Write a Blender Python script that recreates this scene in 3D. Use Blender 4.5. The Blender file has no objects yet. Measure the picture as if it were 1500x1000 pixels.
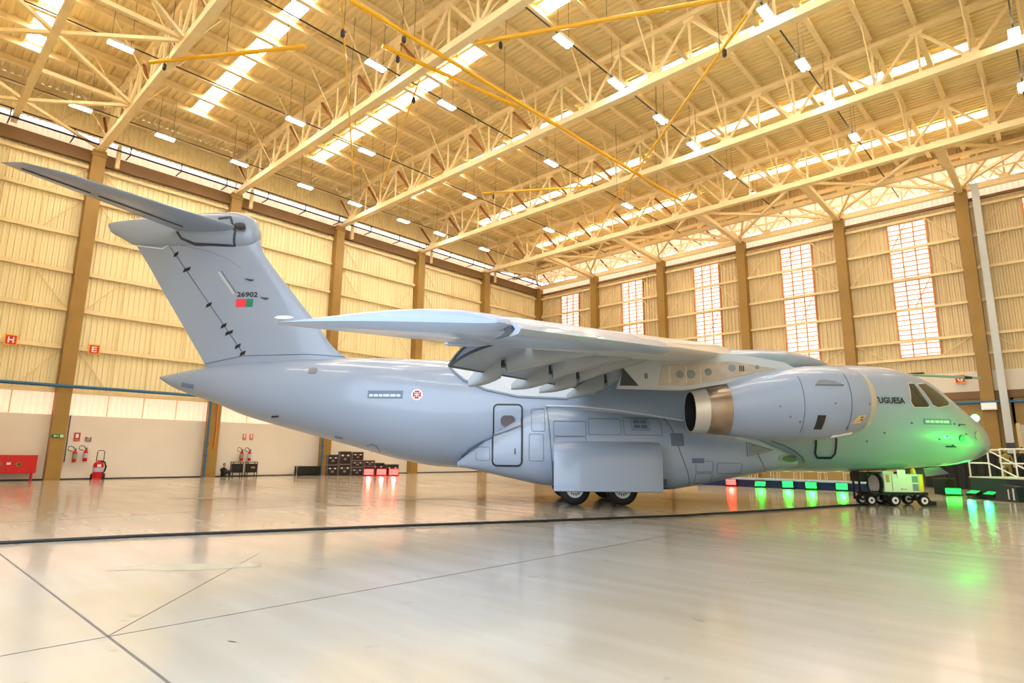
import bpy, math, random
from mathutils import Vector, Matrix
random.seed(7)
R=math.radians
SC=bpy.context.scene
COL=SC.collection
# ------------------------------------------------------------------ camera
CAM=Vector((43.0564,-50.1455,1.72))
rt=Vector((0.730127,0.683233,0.010398)); up=Vector((0.118427,-0.141512,0.982827)); fw=Vector((-0.672971,0.716357,0.184235))
cd=bpy.data.cameras.new('camera'); cd.sensor_width=36; cd.lens=880*36/1500; cd.clip_end=600
cam=bpy.data.objects.new('camera',cd); COL.objects.link(cam)
M=Matrix.Identity(4)
for i in range(3): M[i][0]=rt[i]; M[i][1]=up[i]; M[i][2]=-fw[i]; M[i][3]=CAM[i]
cam.matrix_world=M; SC.camera=cam
# ------------------------------------------------------------------ light and exposure
SKY=3.4
FLUO=75.0
SKYLIGHT=16.0
SC.view_settings.view_transform='Standard'; SC.view_settings.look='None'; SC.view_settings.gamma=1.0
SC.view_settings.exposure=0.52; SC.view_settings.use_curve_mapping=False
W=bpy.data.worlds.new('overcast_sky'); SC.world=W; W.use_nodes=True
nt=W.node_tree; bg=nt.nodes['Background']
tc=nt.nodes.new('ShaderNodeTexCoord'); sx=nt.nodes.new('ShaderNodeSeparateXYZ'); cr=nt.nodes.new('ShaderNodeValToRGB')
nt.links.new(tc.outputs['Generated'],sx.inputs[0]); nt.links.new(sx.outputs['Z'],cr.inputs[0]); nt.links.new(cr.outputs[0],bg.inputs[0])
cr.color_ramp.elements[0].position=0.0; cr.color_ramp.elements[0].color=(0.86,0.93,1.0,1)
cr.color_ramp.elements[1].position=0.7; cr.color_ramp.elements[1].color=(0.62,0.78,1.0,1)
bg.inputs[1].default_value=SKY
# ------------------------------------------------------------------ helpers
def lin(c): return tuple((x/12.92 if x<=.04045 else ((x+.055)/1.055)**2.4) for x in [k/255 for k in c])
MATS={}
def mat(name,rgb,rough=.5,metal=0,emit=0,var=0,scale=4,coat=0,bump=0,spec=.5,trans=0):
    if name in MATS: return MATS[name]
    m=bpy.data.materials.new(name); m.use_nodes=True; n=m.node_tree; b=n.nodes['Principled BSDF']
    c=lin(rgb)+(1,)
    b.inputs['Base Color'].default_value=c; b.inputs['Roughness'].default_value=rough; b.inputs['Metallic'].default_value=metal
    b.inputs['Coat Weight'].default_value=coat; b.inputs['Specular IOR Level'].default_value=spec
    b.inputs['Transmission Weight'].default_value=trans
    if emit: b.inputs['Emission Color'].default_value=c; b.inputs['Emission Strength'].default_value=emit
    if var or bump:
        t=n.nodes.new('ShaderNodeTexCoord'); z=n.nodes.new('ShaderNodeTexNoise'); z.inputs['Scale'].default_value=scale; z.inputs['Detail'].default_value=5
        n.links.new(t.outputs['Object'],z.inputs['Vector'])
        if var:
            r=n.nodes.new('ShaderNodeValToRGB'); r.color_ramp.elements[0].position=.3; r.color_ramp.elements[1].position=.7
            r.color_ramp.elements[0].color=tuple(x*(1-var) for x in c[:3])+(1,); r.color_ramp.elements[1].color=tuple(min(1,x*(1+var)) for x in c[:3])+(1,)
            n.links.new(z.outputs['Fac'],r.inputs[0]); n.links.new(r.outputs[0],b.inputs['Base Color'])
        if bump:
            bp=n.nodes.new('ShaderNodeBump'); bp.inputs['Strength'].default_value=bump; n.links.new(z.outputs['Fac'],bp.inputs['Height']); n.links.new(bp.outputs[0],b.inputs['Normal'])
    MATS[name]=m; return m
def tag(o,label=None,cat=None,group=None,kind=None):
    if label: o['label']=label
    if cat: o['category']=cat
    if group: o['group']=group
    if kind: o['kind']=kind
    return o
def empty(name,loc=(0,0,0),rz=0,parent=None):
    o=bpy.data.objects.new(name,None); COL.objects.link(o); o.location=loc; o.rotation_euler=(0,0,rz); o.empty_display_size=.3
    if parent: o.parent=parent
    return o
def thing(name,label,cat,loc=(0,0,0),rz=0,group=None): return tag(empty(name,loc,rz),label,cat,group)
def inst(name,src,parent=None,loc=(0,0,0),rot=None,scale=None):
    o=bpy.data.objects.new(name,src.data if hasattr(src,'data') else src); COL.objects.link(o); o.location=loc
    if rot: o.rotation_euler=rot
    if scale: o.scale=scale
    if parent: o.parent=parent
    return o
def dup(root,loc=None,rz=None,label=None):
    r=root.copy(); COL.objects.link(r)
    if loc is not None: r.location=loc
    if rz is not None: r.rotation_euler=(0,0,rz)
    if label: r['label']=label
    for ch in list(root.children):
        c=ch.copy(); COL.objects.link(c); c.parent=r
        for g in list(ch.children):
            d=g.copy(); COL.objects.link(d); d.parent=c
    return r
class MB:
    def __init__(s): s.v=[]; s.f=[]
    def add(s,vs,fs):
        o=len(s.v); s.v+= [tuple(v) for v in vs]; s.f+=[tuple(o+i for i in f) for f in fs]; return s
    def box(s,x0,x1,y0,y1,z0,z1):
        return s.add([(x0,y0,z0),(x1,y0,z0),(x1,y1,z0),(x0,y1,z0),(x0,y0,z1),(x1,y0,z1),(x1,y1,z1),(x0,y1,z1)],
            [(0,3,2,1),(4,5,6,7),(0,1,5,4),(1,2,6,5),(2,3,7,6),(3,0,4,7)])
    def bar(s,p,q,w,h=None,upv=(0,0,1)):
        p=Vector(p);q=Vector(q);d=(q-p).normalized();u=Vector(upv)
        if abs(d.dot(u))>.98: u=Vector((1,0,0))
        a=d.cross(u).normalized();b=a.cross(d).normalized();h=h or w;a*=w/2;b*=h/2
        return s.add([p-a-b,p+a-b,p+a+b,p-a+b,q-a-b,q+a-b,q+a+b,q-a+b],[(0,3,2,1),(4,5,6,7),(0,1,5,4),(1,2,6,5),(2,3,7,6),(3,0,4,7)])
    def tube(s,p,q,r,n=8,r2=None,cap=True):
        p=Vector(p);q=Vector(q);d=(q-p).normalized();u=Vector((0,0,1)) if abs(d.z)<.95 else Vector((1,0,0))
        a=d.cross(u).normalized();b=d.cross(a).normalized();r2=r if r2 is None else r2
        A=[p+(a*math.cos(t)+b*math.sin(t))*r for t in [2*math.pi*i/n for i in range(n)]]
        B=[q+(a*math.cos(t)+b*math.sin(t))*r2 for t in [2*math.pi*i/n for i in range(n)]]
        return s.loft([A,B],cap=cap)
    def path(s,pts,r,n=6):
        P=[Vector(p) for p in pts]; rings=[]
        for i,p in enumerate(P):
            d=(P[min(i+1,len(P)-1)]-P[max(i-1,0)]).normalized(); u=Vector((0,0,1)) if abs(d.z)<.9 else Vector((0,1,0))
            a=d.cross(u).normalized();b=d.cross(a).normalized()
            rings.append([p+(a*math.cos(t)+b*math.sin(t))*r for t in [2*math.pi*k/n for k in range(n)]])
        return s.loft(rings)
    def loft(s,rings,cap=True,closed=True):
        n=len(rings[0]); vs=[v for r in rings for v in r]; fs=[]
        for i in range(len(rings)-1):
            for j in range(n if closed else n-1):
                k=(j+1)%n; fs.append((i*n+j,i*n+k,(i+1)*n+k,(i+1)*n+j))
        if cap and closed: fs.append(tuple(range(n-1,-1,-1))); fs.append(tuple((len(rings)-1)*n+j for j in range(n)))
        return s.add(vs,fs)
    def lathe(s,prof,c=(0,0,0),axis='z',n=24,cap=False):
        rings=[]
        for r,h in prof:
            ring=[]
            for i in range(n):
                t=2*math.pi*i/n; a,b=r*math.cos(t),r*math.sin(t)
                ring.append({'z':(c[0]+a,c[1]+b,c[2]+h),'x':(c[0]+h,c[1]+a,c[2]+b),'y':(c[0]+a,c[1]+h,c[2]+b)}[axis])
            rings.append(ring)
        return s.loft(rings,cap=cap)
    def prism(s,poly,d,axis='y',c=0):
        n=len(poly)
        def P(u,w,k): return {'y':(u,k,w),'x':(k,u,w),'z':(u,w,k)}[axis]
        return s.add([P(u,w,c) for u,w in poly]+[P(u,w,c+d) for u,w in poly],[tuple(range(n)),tuple(range(2*n-1,n-1,-1))]+[(i,(i+1)%n,n+(i+1)%n,n+i) for i in range(n)])
    def build(s,name,m,parent=None,smooth=0,kind=None,loc=None,bevel=0):
        me=bpy.data.meshes.new(name); me.from_pydata(s.v,[],s.f); me.update()
        me.materials.append(m)
        if smooth:
            for p in me.polygons: p.use_smooth=True
            try: me.set_sharp_from_angle(angle=R(smooth))
            except Exception: pass
        o=bpy.data.objects.new(name,me); COL.objects.link(o)
        if loc: o.location=loc
        if parent: o.parent=parent
        if kind: o['kind']=kind
        if bevel:
            b=o.modifiers.new('bevel','BEVEL'); b.width=bevel; b.segments=2; b.limit_method='ANGLE'
        return o
def B(name,dims,m,parent=None,bevel=0,loc=None,kind=None): return MB().box(*dims).build(name,m,parent,bevel=bevel,loc=loc,kind=kind)
def text_verts(body,size,extr=0):
    cu=bpy.data.curves.new('lettering','FONT'); cu.body=body; cu.size=size; cu.extrude=extr; cu.resolution_u=3; cu.offset=.028
    o=bpy.data.objects.new('lettering',cu); COL.objects.link(o); bpy.context.view_layer.update()
    me=bpy.data.meshes.new_from_object(o.evaluated_get(bpy.context.evaluated_depsgraph_get()))
    v=[tuple(x.co) for x in me.vertices]; f=[tuple(p.vertices) for p in me.polygons]
    bpy.data.objects.remove(o); bpy.data.curves.remove(cu); bpy.data.meshes.remove(me)
    return v,f
def fit_text(body,w,h):
    v,f=text_verts(body,1); x0=min(a[0] for a in v);x1=max(a[0] for a in v);y0=min(a[1] for a in v);y1=max(a[1] for a in v)
    return [((a[0]-x0)/(x1-x0)*w,(a[1]-y0)/(y1-y0)*h) for a in v],f
def corrugated(mb,o,u,vv,nrm,lu,lv,pitch,depth):
    o=Vector(o);u=Vector(u);vv=Vector(vv);nrm=Vector(nrm); n=int(round(lu/pitch)); pts=[]
    for i in range(n):
        for a,d in ((0,0),(.4,0),(.5,1),(.9,1)): pts.append((min(lu,(i+a)*pitch),d*depth))
    pts.append((lu,0)); A=[o+u*a+nrm*d for a,d in pts]; Bq=[p+vv*lv for p in A]
    return mb.loft([A,Bq],cap=False,closed=False)
# ------------------------------------------------------------------ materials
steel=mat('cream painted steel',(242,218,168),.5,var=.06,scale=2)
steel_r=mat('red brown steel',(150,84,44),.6)  # red-brown tone for descending diagonals on the left part of each truss
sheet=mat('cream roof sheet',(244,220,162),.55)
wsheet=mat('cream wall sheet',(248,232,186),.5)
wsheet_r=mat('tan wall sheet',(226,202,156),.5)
ochre=mat('ochre column paint',(160,124,58),.55,var=.08,scale=1.2)
brown=mat('brown girder paint',(130,96,54),.55,var=.08,scale=1.2)
plaster=mat('white painted masonry',(232,222,210),.6,var=.03,scale=.6)
lit=mat('daylit translucent sheet',(255,222,200),.5,emit=.38)
litw=mat('daylit louvre glazing',(255,240,228),.5,emit=.95)
skyl=mat('daylit skylight sheet',(255,249,235),.5,emit=SKYLIGHT)
tube_m=mat('lit fluorescent tube',(255,250,238),.4,emit=FLUO)
dark=mat('dark metal',(38,34,32),.5)
black=mat('black rubber',(16,16,18),.6)
white_p=mat('white paint',(238,238,236),.35)
bluep=mat('blue pipe paint',(42,100,140),.4)
red=mat('red enamel',(205,22,30),.3)
yellow=mat('yellow pipe paint',(238,178,22),.4)
orange=mat('orange pipe paint',(212,112,36),.45)
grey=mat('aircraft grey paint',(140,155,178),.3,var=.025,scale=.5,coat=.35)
grey2=mat('darker aircraft grey',(120,128,136),.4)
line=mat('panel line grey',(92,100,110),.5)
seal=mat('dark sealant',(58,62,68),.6)
glassd=mat('dark cockpit glass',(44,36,26),.06,coat=.6)
galv=mat('galvanised post',(205,208,212),.4)
FUS=[(-13.78,4.57,4.47,.10),(-13.2,4.70,4.13,.34),(-12.44,4.86,3.85,.58),(-11.4,5.02,3.51,.85),(-10.37,5.12,3.10,1.1),(-9.23,5.20,2.77,1.35),(-7.56,5.31,2.34,1.65),(-5.63,5.36,1.84,1.93),(-4.22,5.35,1.47,2.07),(-2.59,5.29,1.22,2.15),(0,5.27,1.15,2.15),(6,5.27,1.15,2.15),(12.0,5.28,1.18,2.15),(13.1,5.28,1.22,2.14),(14.2,5.22,1.27,2.08),(15.05,5.04,1.33,1.98),(15.65,4.79,1.38,1.86),(16.25,4.30,1.43,1.7),(16.75,3.87,1.48,1.5),(17.35,3.42,1.6,1.2),(17.75,3.12,1.74,.93),(18.0,2.80,1.84,.66),(18.17,2.36,2.04,.25)]
def interp(T,x):
    n=len(T)
    if x<=T[0][0]: return list(T[0][1:])
    if x>=T[-1][0]: return list(T[-1][1:])
    for i in range(n-1):
        if x<=T[i+1][0]: break
    h=[T[j+1][0]-T[j][0] for j in range(n-1)]
    out=[]
    for c in range(1,len(T[0])):
        d=[(T[j+1][c]-T[j][c])/h[j] for j in range(n-1)]
        def m(j):
            if j==0: return d[0]
            if j==n-1: return d[-1]
            if d[j-1]*d[j]<=0: return 0.
            w1=2*h[j]+h[j-1];w2=h[j]+2*h[j-1]
            return (w1+w2)/(w1/d[j-1]+w2/d[j])
        t=(x-T[i][0])/h[i]
        out.append((2*t**3-3*t*t+1)*T[i][c]+(t**3-2*t*t+t)*h[i]*m(i)+(-2*t**3+3*t*t)*T[i+1][c]+(t**3-t*t)*h[i]*m(i+1))
    return out
def fus_y(x,z,n=2.2):
    zt,zb,w=interp(FUS,x);u=abs((z-(zt+zb)/2)/((zt-zb)/2))
    return w*(1-u**n)**(1/n) if u<1 else 0.
SP=[(-1.9,1.45,1.27,.25),(-.9,2.2,1.08,.85),(0,2.85,.88,1.12),(1.23,3.4,.66,1.36),(3,3.3,.56,1.4),(5.4,3.05,.54,1.4),(6.3,2.9,.66,1.35),(7.9,2.6,.98,1.1),(9.1,2.2,1.2,.85),(10.1,1.75,1.38,.45)]
def sp_y(x,z,n=2.8):
    if x<SP[0][0] or x>SP[-1][0]: return 0
    zt,zb,w=interp(SP,x);u=abs((z-(zt+zb)/2)/((zt-zb)/2))
    return 1.5+w*(1-u**n)**(1/n) if u<1 else 0.
def body_y(x,z): return max(fus_y(x,z),sp_y(x,z))
# ------------------------------------------------------------------ floor
XW,YD,ZR=47.4,-51.0,23.14
fm=bpy.data.materials.new('polished epoxy floor'); fm.use_nodes=True
n=fm.node_tree; b=n.nodes['Principled BSDF']
t=n.nodes.new('ShaderNodeTexCoord')
def noise(sc,det,vec=None,stretch=None):
    z=n.nodes.new('ShaderNodeTexNoise'); z.inputs['Scale'].default_value=sc; z.inputs['Detail'].default_value=det
    if stretch:
        mp=n.nodes.new('ShaderNodeMapping'); mp.inputs['Scale'].default_value=stretch; mp.inputs['Rotation'].default_value=(0,0,R(43)); n.links.new(t.outputs['Object'],mp.inputs[0]); n.links.new(mp.outputs[0],z.inputs['Vector'])
    else: n.links.new(t.outputs['Object'],z.inputs['Vector'])
    return z
def ramp(src,stops):
    r=n.nodes.new('ShaderNodeValToRGB'); e=r.color_ramp.elements
    for i,(p,c) in enumerate(stops):
        if i>1: e.new(p)
        e[i].position=p; e[i].color=c if len(c)==4 else tuple(c)+(1,)
    n.links.new(src,r.inputs[0]); return r
def mix(kind,fac,a,bb):
    m=n.nodes.new('ShaderNodeMixRGB'); m.blend_type=kind
    for k,v in ((0,fac),(1,a),(2,bb)):
        if isinstance(v,(int,float)): m.inputs[k].default_value=v
        elif isinstance(v,tuple): m.inputs[k].default_value=v
        else: n.links.new(v,m.inputs[k])
    return m
big=ramp(noise(.22,4).outputs['Fac'],[(.3,lin((184,170,146))),(.7,lin((200,192,180)))])
streak=ramp(noise(1.2,5,stretch=(.25,2.2,1)).outputs['Fac'],[(.35,(.90,.88,.85,1)),(.65,(1,1,1,1))])
spots=ramp(noise(2.6,6).outputs['Fac'],[(.66,(1,1,1,1)),(.74,(.72,.65,.58,1))])
c1=mix('MULTIPLY',.8,big.outputs[0],streak.outputs[0]); c2=mix('MULTIPLY',.55,c1.outputs[0],spots.outputs[0])
n.links.new(c2.outputs[0],b.inputs['Base Color'])
rr=ramp(noise(.8,5,stretch=(.3,1.6,1)).outputs['Fac'],[(.3,(.10,.10,.10,1)),(.75,(.24,.24,.24,1))]); n.links.new(rr.outputs[0],b.inputs['Roughness'])
b.inputs['Coat Weight'].default_value=.25; b.inputs['Coat Roughness'].default_value=.08
fl=MB().add([(-.4,YD,0),(XW,YD,0),(XW,.4,0),(-.4,.4,0)],[(0,1,2,3)]).build('floor',fm); tag(fl,'glossy cream epoxy hangar floor with worn patches',kind='structure')
apron=mat('concrete apron',(168,166,160),.8,var=.08,scale=.3)
tag(MB().add([(-80,-190,-.02),(130,-190,-.02),(130,YD,-.02),(-80,YD,-.02)],[(0,1,2,3)]).build('ground',apron),'grey concrete apron outside the open hangar door',kind='structure')
jm=mat('floor joint filler',(110,98,86),.7)
for d in ((-.3,XW,-48.32,-48.295,.001,.003),(36.17,36.183,YD,-1,.001,.003),(24.2,24.21,YD,-1,.001,.003),(-.3,XW,-36.31,-36.30,.001,.003),(-.3,XW,-24.31,-24.30,.001,.003),(12.2,12.21,YD,-1,.001,.003)):
    B('floor_joint',d,jm,fl)
MB().bar((36.15,-48.3,.002),(32.49,-45.19,.002),.009,.002).build('floor_joint',jm,fl)
pm=mat('pale repair mortar',(184,172,146),.35,var=.1,scale=2.5)
def patch(x,y,rx,ry,rz,m=pm,z=.003):
    vs=[]
    for i in range(22):
        a=2*math.pi*i/22; k=1+random.uniform(-.18,.18); u,w=rx*math.cos(a)*k,ry*math.sin(a)*k
        vs.append((x+u*math.cos(rz)-w*math.sin(rz),y+u*math.sin(rz)+w*math.cos(rz),z))
    return MB().add(vs,[tuple(range(22))]).build('floor_patch',m,fl)
patch(33.0,-46.5,1.15,.28,R(55)); patch(19.0,-41.2,1.3,.35,R(62)); patch(24.6,-35.0,1.2,.3,R(50)); patch(25.1,-39.0,.62,.14,R(45),mat('dark oil stain',(96,82,62),.4))
patch(37.13,-47.56,.06,.012,R(20),MATS['dark oil stain'],.002); patch(30.5,-48.6,.0+.07,.012,R(80),MATS['dark oil stain'],.002)
# ------------------------------------------------------------------ ceiling
ZR=23.3
def zr(x): return ZR+.65*(1-abs(x-23.7)/23.7)
sl=Vector((23.7,0,.65)).normalized(); sr=Vector((23.7,0,-.65)).normalized()
cb=MB(); corrugated(cb,(-.4,YD,ZR-.01),(0,1,0),sl,(0,0,1),51.4,24.11,.36,.09); corrugated(cb,(23.7,YD,ZR+.65),(0,1,0),sr,(0,0,1),51.4,23.72,.36,.09)
ceil=cb.build('ceiling',sheet); tag(ceil,'cream corrugated hangar roof on steel trusses',kind='structure')
BAY=8.5; PX=3.95
tops=[-.1+PX*j for j in range(13)]; bots=[1.88+PX*j for j in range(12)]
ZB,ZT=20.2,22.78
bc=MB().box(-.3,XW,-.2,.2,20.02,20.38).build('bottom_chord',steel); tcm=MB().box(-.3,XW,-.14,.14,22.66,22.92).build('top_chord',steel)
da=MB().tube((0,0,ZT-.1),(1.98,0,ZB+.1),.085,6).build('diagonal_brace',steel_r); db=MB().tube((0,0,ZB+.1),(1.97,0,ZT-.1),.085,6).build('diagonal_brace',steel)
dc=MB().tube((0,0,ZT-.1),(1.98,0,ZB+.1),.085,6).build('diagonal_brace',steel); po=MB().tube((0,0,ZB),(0,0,ZT),.07,6).build('truss_post',steel); gu=MB().prism([(-.42,-.05),(.42,-.05),(.24,.36),(-.24,.36)],.24,'y',-.12).build('gusset_plate',steel)
gt=MB().prism([(-.4,.05),(.4,.05),(.22,-.36),(-.22,-.36)],.2,'y',-.1).build('gusset_plate',steel)
first=True
trusses=[]
for k in range(7):
    tr=empty('roof_truss',(0,-BAY*k,0),parent=ceil); trusses.append(tr)
    if k==0:
        for o in (bc,tcm): o.parent=tr
    else: inst('bottom_chord',bc,tr); inst('top_chord',tcm,tr)
    for j,x in enumerate(tops):
        inst('truss_post',po,tr,(x,0,0)); inst('gusset_plate',gt,tr,(x,0,ZT))
        if j<12: inst('diagonal_brace',da if x<22 else dc,tr,(x,0,0)); inst('diagonal_brace',db,tr,(bots[j],0,0)); inst('truss_post',po,tr,(bots[j],0,0)); inst('gusset_plate',gu,tr,(bots[j],0,20.32))
for o in (da,db,dc,po,gu,gt): bpy.data.objects.remove(o)
pu=MB().box(-.05,.05,.05,BAY-.05,-.37,-.02).box(-.13,.13,.05,BAY-.05,-.41,-.37).box(-.05,.05,BAY-.12,BAY-.04,-1.0,-.3).build('purlin',steel)
first=True
for k in range(6):
    for j in range(25):
        x=-.1+PX/2*j
        if first: pu.parent=ceil; pu.location=(x,-BAY*(k+1),zr(x)); first=False
        else: inst('purlin',pu,ceil,(x,-BAY*(k+1),zr(x)))
sk=MB().box(.3,PX/2-.3,-.43,.43,-.08,-.05).build('skylight_panel',skyl); fr=MB()
for s in (-.47,.47): fr.box(.1,PX/2-.1,s-.04,s+.04,-.14,-.01)
frm=fr.build('skylight_curb',steel)
first=True
for k in range(6):
    yc=-BAY*(k+.5)
    for j in list(range(2,11))+list(range(13,21)):
        x=-.1+PX/2*j
        if first: sk.parent=ceil; sk.location=(x,yc,zr(x+1)); frm.parent=ceil; frm.location=(x,yc,zr(x+1)); first=False
        else: inst('skylight_panel',sk,ceil,(x,yc,zr(x+1))); inst('skylight_curb',frm,ceil,(x,yc,zr(x+1)))
# purlin ties and fly braces: thin rods, two ties a bay
rods=MB()
for k in range(6):
    for fy in (1/3,2/3):
        y=-BAY*(k+fy)
        for j in range(24):
            x=-.1+PX/2*j
            rods.tube((x,y,zr(x)-.35),(x+PX/2,y,zr(x+PX/2)-.1),.016,4,cap=False)
rods.build('tie_rod',steel,ceil,kind='stuff')
fb=MB()
for k in range(1,6):
    for j in range(1,24,2):
        x=-.1+PX/2*j
        for s in (-1,1): fb.tube((x,-BAY*k,20.4),(x,-BAY*k+s*1.9,zr(x)-.35),.04,5,cap=False)
fb.build('fly_brace',steel,ceil,kind='stuff')
# horizontal bracing in the two end bays
hb=[]
def brace(p,q,w=.17,nm='bracing_tube',par=ceil): return MB().bar(p,q,w).build(nm,steel,par)
for y0,y1 in ((-42.5,-51.0),(-8.5,0)):
    ym=(y0+y1)/2; brace((0,ym,20.45),(XW,ym,20.45),.3,'bracing_chord')
    for i in range(7):
        x=-.9+7.9*i; xl=max(x,0)
        for yy in (y0,y1):
            brace((xl,yy,20.4),(xl+3.95 if x>=0 else 3.05,ym,20.45))
            if i: brace((x,yy,20.4),(x-3.95,ym,20.45))
        if i: brace((x,y0,20.45),(x,ym,20.45),.2)
# knee struts from the last truss down to the back wall columns
COLX=[7.78*i for i in range(1,7)]
for x in COLX[:6]:
    brace((x,-8.4,20.4),(x,-.2,20.05),.34,'wall_strut')
    for s in (-1,1): brace((x,-.25,20.1),(x+s*1.9,-4.2,20.4),.13); brace((x,-.25,20.1),(x+s*1.3,-.3,22.6),.1)
lg=MB()
for i in range(46):
    x=.5+i; lg.tube((x,-.6,20.25),(x+.5,-.6,21.0),.04,4); lg.tube((x+.5,-.6,21.0),(x+1,-.6,20.25),.04,4)
lg.bar((0,-.6,21.02),(XW,-.6,21.02),.1).bar((0,-.6,20.22),(XW,-.6,20.22),.1)
lg.build('wind_girder',steel,ceil,kind='stuff')
# ------------------------------------------------------------------ left wall (x=0), columns every 8.5 m
wl=MB(); corrugated(wl,(-.3,YD,5.0),(0,1,0),(0,0,1),(1,0,0),51.3,14.4,.3,.07)
corrugated(wl,(-.3,YD,21.1),(0,1,0),(0,0,1),(1,0,0),51.3,2.2,.3,.07)
wall_l=wl.build('wall_left',wsheet); tag(wall_l,'cream corrugated side wall with ochre columns and white base',kind='structure')
B('masonry_base',(-.45,-.18,YD,.2,0,3.7),plaster,wall_l)
m_=MB(); corrugated(m_,(-.29,YD,3.7),(0,1,0),(0,0,1),(1,0,0),51.2,1.3,.3,.07); m_.build('translucent_band',lit,wall_l)
m_=MB(); corrugated(m_,(-.29,YD,20.1),(0,1,0),(0,0,1),(1,0,0),51.2,.62,.3,.07); m_.build('translucent_band',lit,wall_l)
B('crane_girder',(-.25,.12,YD,-.3,19.3,20.05),brown,wall_l)
col=MB().box(-.4,.4,-.36,.36,0,20.12).box(-.42,.44,-.42,.42,19.7,19.95).build('column',ochre,wall_l,loc=(0,-BAY*5,0))
for k in (0,1,2,3,4,6): inst('column',col,wall_l,(0,-BAY*k,0))
sh=MB().tube((.55,.95,19.2),(.55,.95,20.7),.13,10).build('drain_elbow',steel,wall_l,loc=(0,-BAY*5,0))
for k in (1,2,3,4): inst('drain_elbow',sh,wall_l,(0,-BAY*k,0))
gz=(5.05,7.62,9.9,12.2,14.5,16.87,18.95)
for k in range(6):
    y0,y1=-BAY*(k+1)+.4,-BAY*k-.4
    for z in gz: MB().box(-.2,0,y0,y1,z-.09,z+.09).box(-.2,-.16,y0,y1,z+.09,z+.18).build('girt',steel,wall_l)
    for fy in (.25,.5,.75):
        y=y0+(y1-y0)*fy; MB().tube((-.1,y,3.72),(-.1,y,19.0),.035,5).build('sag_rod',steel,wall_l)
    for za,zb in ((5.05,7.62),(14.5,16.87),(16.87,18.95)):
        MB().tube((-.1,y0,zb),(-.1,y0+1.9,za),.04,5).build('wall_brace',steel,wall_l); MB().tube((-.1,y1,zb),(-.1,y1-1.9,za),.04,5).build('wall_brace',steel,wall_l)
    MB().tube((-.1,y0,9.9),(-.1,y0+1.9,12.2),.04,5).build('wall_brace',steel,wall_l); MB().tube((-.1,y1,9.9),(-.1,y1-1.9,12.2),.04,5).build('wall_brace',steel,wall_l)
rl=MB().bar((.9,YD,20.75),(.9,-.5,20.75),.07).bar((.9,YD,20.25),(.9,-.5,20.25),.12,.08)
for i in range(17): y=YD+1+3*i; rl.bar((.9,y,20.2),(.9,y,20.8),.06); rl.bar((-.1,y,20.2),(.95,y,20.2),.06)
rl.build('walkway_rail',dark,wall_l)
el=MB()
for i in range(26): y=YD+.5+1.95*i; el.tube((.2,y,21.2),(.2,y+.97,22.6),.04,4); el.tube((.2,y+.97,22.6),(.2,y+1.95,21.2),.04,4)
el.bar((.2,YD,21.15),(.2,-.3,21.15),.12).bar((.2,YD,22.65),(.2,-.3,22.65),.12).build('eaves_girder',steel,wall_l,kind='stuff')
# ------------------------------------------------------------------ back wall (y=0)
wb=MB(); xs=[-.3]
WX=[(7.78*i+3.12,7.78*i+5.55) for i in range(6)]
edges=[-.3]
for a,c in WX: edges+=[a,c]
edges.append(XW)
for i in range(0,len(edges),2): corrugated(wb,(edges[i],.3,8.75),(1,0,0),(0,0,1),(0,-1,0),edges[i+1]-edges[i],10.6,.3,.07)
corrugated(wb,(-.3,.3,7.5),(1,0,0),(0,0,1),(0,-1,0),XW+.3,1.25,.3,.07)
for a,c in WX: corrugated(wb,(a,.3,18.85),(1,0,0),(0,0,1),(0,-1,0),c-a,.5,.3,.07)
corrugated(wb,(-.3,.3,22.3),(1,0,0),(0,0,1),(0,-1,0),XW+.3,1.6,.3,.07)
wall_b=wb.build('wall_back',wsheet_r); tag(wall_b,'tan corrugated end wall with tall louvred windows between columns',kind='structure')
B('masonry_band',(-.3,XW,.15,.45,6.15,7.5),plaster,wall_b); B('band_beam',(-.3,XW,.05,.45,5.65,6.15),brown,wall_b)
low=mat('olive lower wall paint',(168,140,84),.6,var=.06,scale=.8)
B('lower_wall',(45.4,XW,.2,.45,0,3.9),low,wall_b)
B('lower_wall',(-.3,40.15,.2,.45,0,5.65),low,wall_b)
B('lower_wall',(40.0,XW,.2,.45,3.9,5.65),low,wall_b)
for z0,z1 in ((19.5,20.05),(20.75,22.3)):
    m_=MB(); corrugated(m_,(-.2,.28,z0),(1,0,0),(0,0,1),(0,-1,0),XW,z1-z0,.3,.07); m_.build('translucent_band',lit,wall_b)
B('eaves_channel',(0,XW,-.1,.1,20.06,20.16),brown,wall_b); B('eaves_channel',(0,XW,-.02,.2,19.3,19.48),brown,wall_b)
colb=MB().box(-.36,.36,-.4,.4,0,20.06).build('column',ochre,wall_b,loc=(COLX[0],0,0))
for x in COLX[1:]+[.0]: inst('column',colb,wall_b,(x,0,0))
for i in range(6):
    x0=.3 if i==0 else COLX[i-1]+.36; x1=COLX[i]-.36
    for z in (8.65,9.95,12.25,14.5,16.8,18.9): MB().box(x0,x1,0,.2,z-.09,z+.09).build('girt',steel,wall_b)
    for fx in (.2,.82):
        x=x0+(x1-x0)*fx; MB().tube((x,.1,8.7),(x,.1,18.9),.035,5).build('sag_rod',steel,wall_b)
    for za,zb in ((9.95,8.65),(14.5,16.8),(16.8,18.9)):
        MB().tube((x0,.05,za),(x0+2,.05,zb),.04,5).build('wall_brace',steel,wall_b); MB().tube((x1,.05,za),(x1-2,.05,zb),.04,5).build('wall_brace',steel,wall_b)
wfr=mat('orange brown window frame',(214,140,76),.5)
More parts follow.
